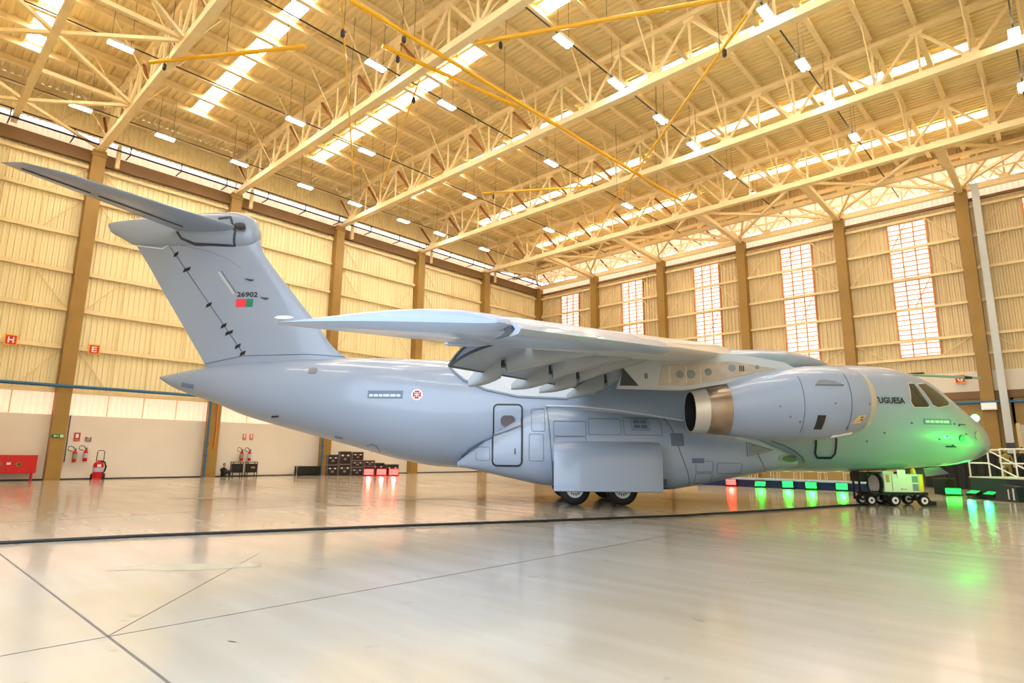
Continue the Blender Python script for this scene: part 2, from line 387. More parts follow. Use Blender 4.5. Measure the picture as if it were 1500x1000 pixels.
for i,(a,c) in enumerate(WX):
    w=MB()
    for x in (a,c): w.box(x-.05,x+.05,.12,.3,8.75,18.85)
    for z in (8.78,18.82): w.box(a,c,.12,.3,z-.05,z+.05)
    wo=w.build('window_%d'%(i+1),wfr); tag(wo,'tall louvred daylight window, number %s from the hangar corner'%('one','two','three','four','five','six')[i],kind='structure')
    mull=[a+(c-a)*q for q in (1/3,2/3)]
    for x in mull: B('mullion',(x-.035,x+.035,.16,.26,8.8,18.8),wfr,wo)
    B('glazing',(a,c,.29,.31,8.78,18.82),litw,wo)
    lv=MB(); z=9.0
    while z<18.7: lv.box(a+.04,c-.04,.18,.28,z-.028,z+.028); z+=.36
    lv.build('louvre_blades',wfr,wo,kind='stuff')
    MB().tube((a+.2,.1,16.9),(a+1.2,.1,18.7),.03,5).build('window_stay',wfr,wo); MB().tube((c-.1,.1,14.4),(c-1.2,.1,12.3),.03,5).build('window_stay',wfr,wo)
# ------------------------------------------------------------------ right wall and doorway jambs
wr=MB(); corrugated(wr,(XW,YD,0),(0,1,0),(0,0,1),(-1,0,0),51.3,23.28,.3,.07)
tag(wr.build('wall_right',wsheet),'cream corrugated side wall beside the camera',kind='structure')
# trims: pipes
tp=MB().tube((.42,YD,5.33),(.42,-.3,5.33),.1,10); tag(tp.build('trim_1',bluep,smooth=40),'blue pipe running level along the side wall',kind='structure')
tp=MB().tube((.4,-.5,5.35),(XW,-.5,5.35),.1,10); tag(tp.build('trim_2',bluep,smooth=40),'blue pipe running level along the end wall',kind='structure')
for i,yc in ((3,-34.42),(4,-25.95)):
    t_=MB().tube((.5,yc,0),(.5,yc,5.3),.07,8)
    for z in (2.2,1.4): t_.tube((.5,yc,z-.06),(.5,yc,z+.06),.13,8)
    tag(t_.build('trim_%d'%i,bluep,smooth=40),'blue standpipe down to the floor, %s'%('beside the column with the orange pipe' if i==3 else 'beside the column left of the flight cases'),kind='structure')
op=MB().tube((.48,-33.9,1.9),(.48,-33.9,5.1),.045,8); tag(op.build('trim_5',orange,smooth=40),'orange pipe running down an ochre column',kind='structure')
bp=MB().box(-.14,-.1,-41.98,-41.94,1.0,3.7); tag(bp.build('trim_6',dark),'thin dark conduit on the white wall beside a column',kind='structure')
gp=MB().box(39.55,39.95,-.75,-.45,0,20.2); g6=gp.build('trim_7',galv); tag(g6,'pale square duct post rising in front of the end wall',kind='structure')
B('duct_band',(39.53,39.97,-.77,-.43,2.35,2.75),seal,g6)
dr=MB().box(40.3,45.5,.1,.2,0,3.9); d1=dr.build('door_1',mat('cream door leaf',(214,206,190),.5)); tag(d1,'pale sliding door in the end wall behind the steps',kind='structure')
B('door_frame',(40.1,40.3,0,.3,0,4.0),steel,d1); B('door_handle',(40.5,40.56,.04,.1,1.0,1.3),dark,d1)
B_=MB().box(-.18,-.13,YD,-.2,0,.07); tag(B_.build('baseboard_left',dark),'dark skirting line along the side wall',kind='structure')

# unseen door leaves, assumed closed on the left half to hold back daylight
for i,(xa,xb,lab) in enumerate(((-.3,8.9,'unseen cream hangar door leaf added to cut daylight, nearest the side wall'),(9,17.9,'unseen cream hangar door leaf added to cut daylight, middle of the three'),(18,26.9,'unseen cream hangar door leaf added to cut daylight, at the edge of the opening'))):
    db_=MB(); corrugated(db_,(xa,YD-.1,0),(1,0,0),(0,0,1),(0,-1,0),xb-xa,20.0,.3,.07); dl=db_.build('door_%d'%(i+2),wsheet); tag(dl,lab,kind='structure')
    for z in (.15,5,10,15,19.85): MB().box(xa,xb,YD-.02,YD+.12,z-.12,z+.12).build('door_rail',steel,dl)
B('door_header',(-.3,XW,YD-.2,YD+.3,20.1,23.25),wsheet,wall_l)
# ------------------------------------------------------------------ aircraft (local frame: x to the nose, y to port, z up)
jet=thing('transport_aircraft','grey twin engine military transport aircraft with T tail parked in the hangar','aircraft',(26.9661,-33.0179,0),R(43.21136))
NR=44
def ring(x,zt,zb,w,n=2.2,yc=0):
    zm,hz=(zt+zb)/2,(zt-zb)/2; out=[]
    for i in range(NR):
        t=2*math.pi*i/NR; c,s=math.cos(t),math.sin(t)
        out.append((x,yc+w*math.copysign(abs(c)**(2/n),c),zm+hz*math.copysign(abs(s)**(2/n),s)))
    return out
def loft_sections(T,steps,n=2.2,yc=0,cap=True,mb=None):
    x0,x1=T[0][0],T[-1][0]; xs=sorted(set([x0+(x1-x0)*i/steps for i in range(steps+1)]+[r[0] for r in T]))
    return (mb or MB()).loft([ring(x,*interp(T,x),n=n,yc=yc) for x in xs],cap=cap)
NOSE=[18.17-.002,18.12,18.06]
fus=loft_sections(FUS,90); fus.build('fuselage',grey,jet,smooth=50)
for s in (1,-1): loft_sections(SP,50,n=2.8,yc=1.5*s).build('gear_sponson',grey,jet,smooth=50)
MB().add(ring(-13.79,4.56,4.48,.09),[tuple(range(NR))]).build('tail_cone_cap',grey2,jet)
# surface decals on the starboard side
def on(x,z,off=.012,fn=None):
    y=(fn or body_y)(x,z); e=.02
    dx=((fn or body_y)(x+e,z)-(fn or body_y)(x-e,z))/(2*e); dz=((fn or body_y)(x,z+e)-(fn or body_y)(x,z-e))/(2*e)
    dx=max(-.8,min(.8,dx)); dz=max(-2.5,min(2.5,dz))
    nn=Vector((-dx,1,-dz)).normalized(); return (x+nn.x*off,-(y+nn.y*off),z+nn.z*off)
def strip(pts,w,name,m,fn=None,closed=False,par=None,off=.014,step=.12):
    P=[Vector((a,0,c)) for a,c in pts]
    if closed: P.append(P[0])
    Q=[]
    for i in range(len(P)-1):
        k=max(1,int((P[i+1]-P[i]).length/step)); Q+=[P[i].lerp(P[i+1],j/k) for j in range(k)]
    if not closed: Q.append(P[-1])
    rings=[];N=len(Q)
    for i,q in enumerate(Q):
        a=Q[(i-1)%N] if closed else Q[max(i-1,0)]; c=Q[(i+1)%N] if closed else Q[min(i+1,N-1)]
        d=(c-a).normalized(); nn=Vector((-d.z,0,d.x))*w/2
        rings.append([on((q+nn).x,(q+nn).z,off,fn),on((q-nn).x,(q-nn).z,off,fn),on((q-nn).x,(q-nn).z,-.02,fn),on((q+nn).x,(q+nn).z,-.02,fn)])
    if closed: rings.append(rings[0])
    return MB().loft(rings,cap=not closed).build(name,m,par or jet)
def plate(poly,name,m,fn=None,off=.012,par=None,nr=3):
    # dense outline, concentric rings mapped onto the skin
    Q=[]
    for i in range(len(poly)):
        a,c=Vector(poly[i]),Vector(poly[(i+1)%len(poly)]); k=max(1,int((c-a).length/.12)); Q+=[a.lerp(c,j/k) for j in range(k)]
    ce=sum(Q,Vector((0,0)))/len(Q); vs=[];n=len(Q)
    for r in range(nr): vs+=[on(*(ce.lerp(q,(r+1)/nr)),off,fn) for q in Q]
    vs.append(on(ce.x,ce.y,off,fn)); fs=[]
    for i in range(n): fs.append((len(vs)-1,i,(i+1)%n))
    for r in range(nr-1):
        for i in range(n): fs.append((r*n+i,(r+1)*n+i,(r+1)*n+(i+1)%n,r*n+(i+1)%n))
    sk=[on(q.x,q.y,-.02,fn) for q in Q]; o=len(vs); vs+=sk
    for i in range(n): fs.append(((nr-1)*n+i,o+i,o+(i+1)%n,(nr-1)*n+(i+1)%n))
    return MB().add(vs,fs).build(name,m,par or jet)
def rr_(x0,x1,z0,z1,r,k=4):
    out=[]
    for cx,cz,a0 in ((x1-r,z1-r,0),(x0+r,z1-r,90),(x0+r,z0+r,180),(x1-r,z0+r,270)):
        for i in range(k+1): a=R(a0+90*i/k); out.append((cx+r*math.cos(a),cz+r*math.sin(a)))
    return out
def circ(x,z,r,k=20,rz=None): return [(x+r*math.cos(2*math.pi*i/k),z+(rz or r)*math.sin(2*math.pi*i/k)) for i in range(k)]
def surf_text(body,x,z,w,h,m,name='marking',fn=None,off=.02,slant=0):
    v,f=fit_text(body,w,h); return MB().add([on(x+a+slant*c,z+c,off,fn) for a,c in v],f).build(name,m,jet)
ink=mat('dark marking paint',(38,42,52),.5)
# cockpit windows
for i,poly in enumerate(([(14.46,4.38),(14.66,4.38),(14.76,3.98),(14.94,3.60),(14.89,3.53),(14.37,3.52),(14.28,3.71)],[(14.84,4.36),(15.18,4.41),(15.54,4.11),(15.86,3.72),(15.8,3.62),(15.31,3.53),(15.13,3.61)])):
    ce=(sum(p[0] for p in poly)/7,sum(p[1] for p in poly)/7); big_=[(ce[0]+(a-ce[0])*1.12,ce[1]+(c-ce[1])*1.1) for a,c in poly]
    w=plate(big_,'cockpit_window',mat('window surround grey',(186,186,184),.4),off=.014); plate(poly,'window_pane',glassd,off=.03,par=w)
for a,bq in (((14.45,4.33),(14.8,3.6)),): strip([a,bq],.03,'window_bar',seal,off=.04)
tx=mat('dark lettering',(28,30,38),.5)
surf_text('FORÇA',10.45,3.6,.8,.27,tx,'lettering'); surf_text('AÉREA',11.42,3.63,.85,.3,tx,'lettering'); surf_text('PORTUGUESA',12.43,3.63,1.61,.23,tx,'lettering')
# rescue-marking bars (their lettering is too small to read in the photograph)
barm=mat('slate marking bar',(96,118,146),.5); barl=mat('pale marking bar',(196,206,216),.5)
for x0,x1,z0,z1 in ((-5.15,-3.88,3.63,3.91),(14.66,15.77,2.91,3.11)):
    b_=plate([(x0,z0),(x1,z0),(x1,z1),(x0,z1)],'marking_bar',barm,off=.012)
    xx=x0+.06
    while xx<x1-.1:
        l=random.uniform(.12,.24); plate([(xx,z0+.06),(min(xx+l,x1-.05),z0+.06),(min(xx+l,x1-.05),z0+.15),(xx,z0+.15)],'marking_dash',barl,off=.018,par=b_,nr=1); xx+=l+.03
# roundel: white disc, red cross pattee with white inner cross
rd=plate(circ(-3.37,3.77,.2),'roundel',mat('roundel white',(246,244,242),.5),off=.012)
rc=mat('roundel red',(170,24,34),.5)
for a in range(4):
    t=R(90*a); f=lambda u,w: (-3.37+u*math.cos(t)-w*math.sin(t),3.77+u*math.sin(t)+w*math.cos(t))
    plate([f(.02,-.028),f(.145,-.1),f(.145,.1),f(.02,.028)],'roundel_cross',rc,off=.02,par=rd,nr=1)
for a in range(2):
    t=R(90*a); f=lambda u,w: (-3.37+u*math.cos(t)-w*math.sin(t),3.77+u*math.sin(t)+w*math.cos(t))
    plate([f(-.09,-.014),f(.09,-.014),f(.09,.014),f(-.09,.014)],'roundel_cross',MATS['roundel white'],off=.028,par=rd,nr=1)
# side door
dark_l=mat('black door seal',(22,26,34),.5)
dr_=plate(rr_(-.6,.36,1.36,3.42,.14),'crew_door',grey,off=.03,nr=16); strip(rr_(-.62,.38,1.34,3.44,.15),.055,'door_seal',dark_l,closed=True,off=.04,par=dr_)
plate(rr_(-.37,.13,2.68,3.06,.15),'door_window',mat('smoked window',(84,76,84),.15),fn=lambda x,z:2.19,off=.03,par=dr_); strip([(.15,1.72),(.15,1.92)],.03,'door_handle',dark_l,par=dr_,off=.05)
# sponson rim, panel lines
strip([(-1.93,1.33),(-1.75,1.62),(-1.5,1.86),(-1.05,2.12),(-.64,2.3)],.07,'sponson_rim',line,off=.03); strip([(-.6,2.32),(-.09,2.5),(.36,2.68)],.05,'sponson_rim',line,off=.045)
strip([(1.25,3.42),(2.45,3.4),(3.65,3.29),(4.86,3.13),(6.06,2.95)],.05,'sponson_ledge',mat('pale ledge',(198,202,204),.4),off=.06)
for pts in ([(1.25,3.38),(1.3,2.6),(1.36,1.8),(1.46,.62)],[(5.38,3.03),(5.7,1.9),(6.14,.7)],[(8.93,1.1),(8.6,1.6),(8.35,2.15)]): strip(pts,.028,'panel_line',line)
for x0,x1,z0,z1 in ((1.45,2.55,2.35,2.85),(2.65,3.75,2.4,2.95),(3.85,5.15,2.4,3.0),(1.45,2.55,2.05,2.32),(6.25,6.85,1.2,1.55),(6.25,6.85,.8,1.15),(7.0,7.9,1.15,1.5),(.62,1.1,1.5,2.4),(-1.2,-.72,1.5,1.95),(.7,1.15,2.5,3.3)):
    strip(rr_(x0,x1,z0,z1,.05,2),.014,'access_panel',line,closed=True,off=.012)
vent=mat('louvre slate',(84,100,124),.4)
g_=plate([(5.43,2.05),(5.86,2.05),(5.86,2.47),(5.43,2.47)],'intake_grille',vent,off=.02)
for i in range(6): strip([(5.47+.065*i,2.08),(5.47+.065*i,2.44)],.02,'grille_bar',grey2,par=g_,off=.035)
g_=plate([(6.12,1.49),(6.53,1.49),(6.53,1.65),(6.12,1.65)],'small_grille',vent,off=.02)
for z0 in (2.63,2.8):
    for x0 in (4.2,4.45): plate([(x0,z0),(x0+.22,z0),(x0+.22,z0+.12),(x0,z0+.12)],'vent_slot',vent,off=.02,nr=1)
strip(rr_(4.13,4.74,2.57,2.98,.05,2),.02,'vent_frame',line,closed=True)
ov=plate(circ(9.72,1.67,.44,22,.155),'ram_air_inlet',mat('inlet rim grey',(122,132,142),.4),off=.03); plate(circ(9.76,1.66,.34,20,.105),'inlet_mouth',mat('inlet dark',(50,58,68),.5),off=.045,par=ov)
strip([(9.22,2.27),(9.68,2.13),(10.11,1.94),(10.45,1.73),(10.6,1.56)],.045,'fairing_lip',line,off=.03)
sc=plate([(8.21,2.12),(8.99,1.95),(8.18,1.8)],'flush_scoop',grey2,off=.02); strip([(8.12,2.2),(9.1,1.95),(8.1,1.73)],.02,'scoop_edge',line,closed=True,off=.02)
strip([(10.78,2.4),(10.86,1.86),(11.0,1.71),(11.5,1.71),(11.57,1.86),(11.5,2.4)],.06,'hatch_seal',dark_l,off=.03)
plate(rr_(-7.52,-7.2,4.56,4.78,.06),'rear_window',mat('grey blind',(122,122,124),.5),off=.02)
plate(circ(16.22,2.45,.12),'sensor_port',mat('slate port',(70,96,110),.4),off=.03); plate(circ(17.0,2.55,.16),'nose_light',mat('lens grey',(150,160,162),.15,coat=.5),off=.03)
for x,z in ((15.9,2.95),(16.1,2.9),(15.6,2.5),(16.4,2.6),(15.3,2.4),(14.2,2.95),(13.2,2.6),(15.9,2.2),(12.6,2.3)): plate(circ(x,z,.03,8),'static_port',seal,off=.02,nr=1)
for x0,x1,z in ((15.62,16.0,2.16),(16.1,16.35,2.93)): strip([(x0,z),(x1,z)],.03,'pitot_probe',seal,off=.06)
strip([(-5.33,1.72),(-5.3,1.95),(-5.1,2.03),(-4.9,1.96),(-4.86,1.72)],.02,'arched_panel',line)
plate([(-12.68,4.14),(-12.14,4.04),(-12.12,4.2),(-12.66,4.3)],'tail_marking',barm,off=.015)
strip([(-8.9,3.0),(-8.6,3.02)],.03,'drain_probe',dark_l,off=.05); strip([(-6.5,2.3),(-6.2,2.25)],.02,'drain_probe',line,off=.05)
# wing to body fairing
WF=[(-2.2,5.25,4.9,.5),(0,5.6,4.6,1.5),(3,5.74,4.5,1.9),(8.6,5.78,4.6,1.85),(10.2,5.8,4.75,1.5),(11.0,5.7,4.85,1.2),(11.8,5.52,4.95,.8),(12.6,5.22,5.1,.2)]
loft_sections(WF,40,n=2.4).build('wing_body_fairing',grey,jet,smooth=50)
wfp=plate([(-2.33,4.92),(-2.15,4.7),(-1.71,4.32),(-.89,3.97),(.22,3.75),(2.01,3.7),(3,3.85),(3,4.5),(0,4.75)],'wing_root_fairing',mat('pale fairing grey',(184,193,204),.3),fus_y,off=.06)
strip([(-2.36,4.94),(-2.17,4.7),(-1.73,4.32),(-.9,3.96),(.22,3.73),(2.01,3.67)],.06,'fairing_seal',mat('slate seal',(120,132,152),.5),fus_y,off=.07,par=wfp)
# --- wing
def foil(k=14):
    pts=[]
    for i in range(k+1):
        x=.5*(1-math.cos(math.pi*i/k)); pts.append((x,5*(.2969*math.sqrt(x)-.126*x-.3516*x*x+.2843*x**3-.1036*x**4)))
    return pts
FO=foil()
def wing_sec(y,xle,zle,chord,tc,cut=1.0,camber=.015,twist=0,s=1):
    up_,lo=[],[]
    for x,t in FO:
        x2=x*cut
        tt=5*(.2969*math.sqrt(x2)-.126*x2-.3516*x2*x2+.2843*x2**3-.1036*x2**4)*tc
        cm=camber*4*x2*(1-x2); zz=twist*x2
        up_.append((xle-x2*chord,y*s,zle+(cm+tt*1.1-zz)*chord)); lo.append((xle-x2*chord,y*s,zle+(cm-tt*.9-zz)*chord))
    return up_[::-1]+lo[1:]
def wl_(y): # leading edge x,z and chord at |y|
    xl=8.0-.5195*(y-1.9); xt=1.9-.2818*(y-1.9); return xl,5.36-.1495*(y-1.9),xl-xt
def under(y,x):
    xl,zl,c=wl_(y); u=(xl-x)/c; u=min(max(u,0),1); tc=.135-.002*(y-1.9)
    tt=5*(.2969*math.sqrt(u)-.126*u-.3516*u*u+.2843*u**3-.1036*u**4)*tc; return zl+(.015*4*u*(1-u)-tt*.9-.01*u)*c
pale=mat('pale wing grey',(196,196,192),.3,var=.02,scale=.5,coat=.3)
for s in (-1,1):
    for nm,ya,yb,cut in (('inboard_wing',1.0,12.5,.74),('outboard_wing',12.5,17.35,1.0)):
        rings=[]
        for i in range(13):
            y=ya+(yb-ya)*i/12; xl,zl,c=wl_(y); rings.append(wing_sec(y,xl,zl,c,.135-.002*(y-1.9),cut,twist=.01,s=s))
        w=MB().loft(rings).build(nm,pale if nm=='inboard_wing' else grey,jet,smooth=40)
    # tip cap
    xl,zl,c=wl_(17.35); rings=[wing_sec(17.35,xl,zl,c,.105,twist=.01,s=s),wing_sec(17.43,xl-.04,zl,c-.08,.08,twist=.01,s=s),wing_sec(17.48,xl-.12,zl,c-.2,.03,twist=.01,s=s)]
    tipc=MB().loft(rings).build('wing_tip',grey,jet,smooth=40)
    MB().lathe([(0,-.1),(.014,-.07),(.018,0),(.014,.07),(0,.1)],(xl-c+.1,17.45*s,zl+.03),'x',10).build('navigation_light',white_p,tipc,smooth=60)
    # slats: thin shells ahead of the leading edge
    for ya,yb in ((5.6,11.2),(11.3,17.3)):
        rings=[]
        for i in range(9):
            y=ya+(yb-ya)*i/8; xl,zl,c=wl_(y); k=.13*c if yb>12 else .1*c; q=[]
            for u,wv in ((-.55,.35),(-.2,.27),(.15,.12),(.3,-.05),(.22,-.22),(.0,-.33),(-.25,-.36),(-.02,-.24),(.1,-.08),(.02,.06),(-.25,.2)): q.append((xl+k*u,y*s,zl+k*wv*.95-.02))
            rings.append(q)
        if yb>12: MB().loft(rings).build('leading_edge_slat',grey,jet,smooth=50)
    xl,zl,c=wl_(17.49)
    MB().loft([[(xl+.13*c*u,(17.36+j)*s,zl+.13*c*wv*.95-.02) for u,wv in ((-.5,.33),(-.2,.27),(.15,.12),(.3,-.05),(.22,-.22),(.0,-.33),(-.25,-.36),(-.02,-.24),(.1,-.08),(.02,.06),(-.25,.2))] for j in (-.04,.0)]).build('slat_end_seal',seal,jet)
    # flaps, lowered
    def fl_te(y): t=(y-2.3)/10.1; return 2.43-3.6*t,4.02-.70*t
    def fl_no(y): t=(y-2.3)/10.1; return 3.55-3.83*t,4.74-.93*t
    for ya,yb in ((2.3,7.97),(8.03,12.4)):
        rings=[]
        for i in range(9):
            y=ya+(yb-ya)*i/8; xt,zt=fl_te(y); xn,zn=fl_no(y); q=[]
            d=Vector((xt-xn,0,zt-zn)); L_=d.length; d/=L_; nn=Vector((-d.z,0,d.x)); nn=nn if nn.z>0 else -nn
            for x,t in FO[::-1]: q.append(tuple(Vector((xn,y*s,zn))+d*L_*x+nn*L_*(.6*t*.36+.10*4*x*(1-x))))
            for x,t in FO[1:]: q.append(tuple(Vector((xn,y*s,zn))+d*L_*x+nn*L_*(-.4*t*.36+.10*4*x*(1-x))))
            rings.append(q)
        fo=MB().loft(rings).build('flap',grey,jet,smooth=40)
        te=[(fl_te(ya+(yb-ya)*i/8)[0],(ya+(yb-ya)*i/8)*s,fl_te(ya+(yb-ya)*i/8)[1]) for i in range(9)]
        MB().path(te,.022,5).build('flap_trailing_strip',line,fo)
        if yb>10: MB().path([(p[0],p[1]+.01*s,p[2]) for p in rings[-1]],.03,5).build('flap_end_seal',seal,fo)
    # flap track fairings: fixed canoe and drooped tail
    fair=mat('fairing grey paint',(146,152,158),.4)
    def canoe(y,pts,wd,nm):
        rings=[]
        for x,zt,zb,k in pts:
            q=[]
            for i in range(14):
                t=math.pi*i/13; c_,s_=math.cos(t),math.sin(t)
                q.append((x,(y+wd*k*math.copysign(abs(c_)**.45,c_))*s,zt-(zt-zb)*max(0,s_)**.5))
            rings.append(q)
        return MB().loft(rings).build(nm,fair,jet,smooth=50)
    for y,xa,za,xf,lx,lz in ((10.6,-.1,3.46,1.9,-.93,3.14),(7.8,1.09,3.68,3.2,-.01,3.38),(5.3,2.07,3.88,4.2,.84,3.55),(2.85,3.3,4.05,5.4,1.9,3.6)):
        n_=7; pts=[]
        for i in range(n_):
            t=i/(n_-1); x=xa+(xf-xa)*t; zu=under(y,x)+.1; zb=za+(under(y,xf)-.02-za)*(t**.92); pts.append((x,zu,min(zu-.03,zb),(.94 if i==0 else 1)*(1-.55*t**2)))
        pts=[(xa-.07,pts[0][1]-.12,za+.16,.6)]+pts
        canoe(y,pts,.25,'flap_track_fairing')
        xh=xa-.13; zh=za+.5; pts=[]
        for i in range(7):
            t=i/6; x=lx+(xh-lx)*t; pts.append((x,lz+.14+(zh-lz-.1)*t**.85,lz+(za-.12-lz)*t-.05*math.sin(math.pi*t),.3+.66*min(1,t*3)))
        canoe(y,pts,.24,'flap_track_tail')
        MB().box(xa-.2,xa+.1,min((y-.15)*s,(y+.15)*s),max((y-.15)*s,(y+.15)*s),za+.12,zh+.15).build('hinge_gap_fill',dark,jet)  # dark block filling the hinge gap, its shade put into the colour
    # aileron hinge fairings and the aileron gap
    for y in (12.75,): xl,zl,c=wl_(y); MB().lathe([(0,-.45),(.04,-.35),(.055,0),(.04,.3),(0,.45)],(xl-c*.9,y*s,under(y,xl-c*.9)-.0),'x',8).build('aileron_hinge_fairing',grey,jet,smooth=60)
    # --- nacelle
    yn=-4.55 if s<0 else 4.55; ym=4.55*s
    NA=[(6.7,3.17,.81),(7.5,3.25,.98),(8.4,3.33,1.1),(9.2,3.39,1.16),(9.95,3.43,1.15),(10.5,3.46,1.07),(10.78,3.47,.98),(10.98,3.475,.87),(11.06,3.48,.78),(11.0,3.48,.70),(10.6,3.47,.68),(10.2,3.46,.72)]
    def nring(x,zc,r,k=36): return [(x,ym+r*math.cos(2*math.pi*i/k),zc+r*math.sin(2*math.pi*i/k)) for i in range(k)]
    nac=MB().loft([nring(*a) for a in NA[:7]],cap=False).build('engine_nacelle',grey,jet,smooth=60)
    MB().loft([nring(*a) for a in NA[6:]],cap=False).build('inlet_lip',mat('pale inlet lip',(186,182,174),.3),nac,smooth=60)
    MB().loft([nring(10.25,3.46,.72),nring(10.2,3.46,.3),nring(10.5,3.46,.02)],cap=True).build('fan',dark,nac)
    metal_b=mat('heat stained nozzle metal',(150,136,124),.28,metal=.85,var=.3,scale=1.5); metal_s=mat('pale nozzle ring',(206,204,204),.3,metal=.5)
    MB().loft([nring(6.74,3.17,.80),nring(6.4,3.14,.76),nring(6.06,3.12,.695)],cap=False).build('nozzle_sleeve',metal_b,jet,smooth=60)
    MB().loft([nring(6.07,3.12,.695),nring(5.85,3.105,.665),nring(5.62,3.09,.645),nring(5.62,3.09,.615)],cap=False).build('nozzle_ring',metal_s,jet,smooth=60)
    MB().loft([nring(5.62,3.09,.615),nring(6.3,3.12,.6),nring(6.9,3.15,.55)],cap=False).build('exhaust_duct',mat('duct black',(20,19,20),.7),jet,smooth=60)  # near-black inside of the exhaust duct
    MB().loft([nring(6.75,3.15,.56),nring(6.75,3.15,.3),nring(6.1,3.12,.05)],cap=True).build('exhaust_cone',dark,jet,smooth=60)
    # pylon
    MB().prism([(3.4,3.85),(5.49,3.8),(6.48,3.97),(8.0,4.25),(8.82,4.5),(8.6,4.62),(7.2,4.86),(5.0,4.95),(3.6,4.6)],.3,'y',ym-.15).build('engine_pylon',mat('pylon pale grey',(176,182,186),.35),jet,bevel=.05)
    if s<0:
        pm_=MB().prism([(4.62,3.9),(5.6,3.9),(6.5,4.06),(8.35,4.45),(7.0,4.68),(4.75,4.55)],.02,'y',ym-.17).build('pylon_heat_panel',mat('bare brushed panel',(168,160,154),.4,metal=.35,var=.14,scale=3),jet)
        for x,z,r in ((5.3,4.25,.12),(5.65,4.25,.14),(6.2,4.33,.12),(6.95,4.47,.12),(7.75,4.5,.07)): MB().lathe([(r,-.004),(r-.02,-.012)],(x,ym-.168,z),'y',16,cap=True).build('pylon_access_cover',grey2,pm_)
        for x in (4.95,5.5,5.0,5.95): MB().box(x-.012,x+.012,ym-.176,ym-.166,3.98,4.5).build('panel_rib',pale,pm_)
        for i in range(3): MB().box(7.18+.06*i,7.21+.06*i,ym-.185,ym-.17,4.36,4.54).build('vent_slot',dark,pm_)
        MB().box(4.2,4.22,ym-.17,ym-.15,4.1,4.26).box(4.26,4.28,ym-.17,ym-.15,4.1,4.26).build('vent_slot',dark,jet)
        MB().prism([(3.4,3.87),(4.0,3.87),(3.5,4.45)],.32,'y',ym-.16).build('pylon_tail_gap',seal,jet)
    if s<0:
        nf=lambda x,z:(4.55+math.sqrt(max(.01,interp(NA[:7],x)[1]**2-(z-interp(NA[:7],x)[0])**2)))
        plate([(9.06,2.55),(9.29,2.55),(9.33,2.95),(9.09,2.95)],'nacelle_grille',dark,nf,off=.015)
        plate([(9.08,3.84),(9.92,3.84),(9.7,3.95),(9.35,4.0),(9.2,3.97)],'nacelle_scoop',grey2,nf,off=.05)
        plate([(10.2,2.72),(10.45,2.74),(10.62,2.98),(10.35,2.94)],'primer_patch',mat('ochre primer',(206,176,118),.5),nf,off=.012)
        for x,z in ((10.42,2.84),(10.42,2.91)): strip([(x,z),(x+.09,z+.012)],.025,'nacelle_mark',dark,nf,off=.02)
        for x in (8.7,10.1): strip([(x,interp(NA[:7],x)[0]-.8*interp(NA[:7],x)[1]),(x,interp(NA[:7],x)[0]+.7*interp(NA[:7],x)[1])],.012,'nacelle_seam',line,nf,off=.008)
        for x,z in ((8.0,3.2),(8.3,2.9),(9.6,3.3),(10.1,2.6),(10.7,3.3),(8.6,2.75)): plate(circ(x,z,.03,8),'nacelle_latch',line,nf,off=.012,nr=1)
        MB().prism([(9.7,2.3),(10.35,2.42),(10.4,2.5),(9.8,2.42)],.24,'y',-5.05).build('nacelle_strake',pale,jet)
# --- fin, rudder, bullet, tailplane
def fin_sec(z,xle,xte,th): return [(xle-(xle-xte)*x,(-1 if sd else 1)*t*th,z) for sd,seq in ((0,FO[::-1]),(1,FO[1:])) for x,t in seq]
FIN=[(4.9,-5.6,-12.0,1),(5.2,-6.0,-12.2,1),(5.45,-6.6,-12.36,1),(5.8,-7.08,-12.6,1),(6.5,-7.62,-13.07,1),(8,-8.84,-14.09,1),(9.07,-9.74,-14.8,1),(9.4,-9.99,-15.03,1.1),(9.7,-10.2,-15.25,1.3),(10.05,-10.33,-15.45,1.65),(10.3,-10.4,-15.5,1.8)]
MB().loft([fin_sec(z,a,c,.27*((a-c)/5.0)*k) for z,a,c,k in [tuple([4.9+(10.3-4.9)*i/40]+interp(FIN,4.9+(10.3-4.9)*i/40)) for i in range(41)]]).build('vertical_fin',grey,jet,smooth=40)
finy=lambda x,z: (lambda a,c,k:(lambda u:5*(.2969*math.sqrt(u)-.126*u-.3516*u*u+.2843*u**3-.1036*u**4)*.27*k*(a-c)/5.0)(min(1,max(0.0001,(a-x)/(a-c)))))(*interp(FIN,z))
strip([(-14.0,9.9),(-10.55,5.45)],.035,'rudder_hinge_line',line,finy,off=.012)
for x,z,l in ((-13.69,9.55,.16),(-13.18,8.91,.26),(-12.14,7.45,.2),(-11.46,6.6,.2),(-11.21,6.32,.28),(-10.82,5.78,.2),(-10.6,5.5,.2)):
    plate([(x-l*.62,z-.10),(x+l*.35,z-.0),(x+l*.45,z+.13),(x-l*.5,z+.04)],'rudder_hinge',black,finy,off=.03,nr=1)
fr_=plate([(-11.92,8.8),(-11.79,8.87),(-11.1,7.97),(-11.22,7.89)],'antenna_panel',mat('pale antenna panel',(176,184,190),.4),finy,off=.014); strip([(-11.79,8.87),(-11.1,7.97)],.06,'antenna_edge',barm,finy,par=fr_,off=.02)
for (a,c),(d,e) in (((-10.8,8.56),(-10.42,8.51)),((-10.12,7.8),(-9.76,7.75))): plate([(a,c),(d,e),(d-.12,e-.05),(a+.14,c-.07)],'vortex_vane',seal,finy,off=.06,nr=1)
v,f=fit_text('26902',.84,.215); MB().add([on(-11.05+a,7.79+c,.016,finy) for a,c in v],f).build('tail_number',tx,jet)
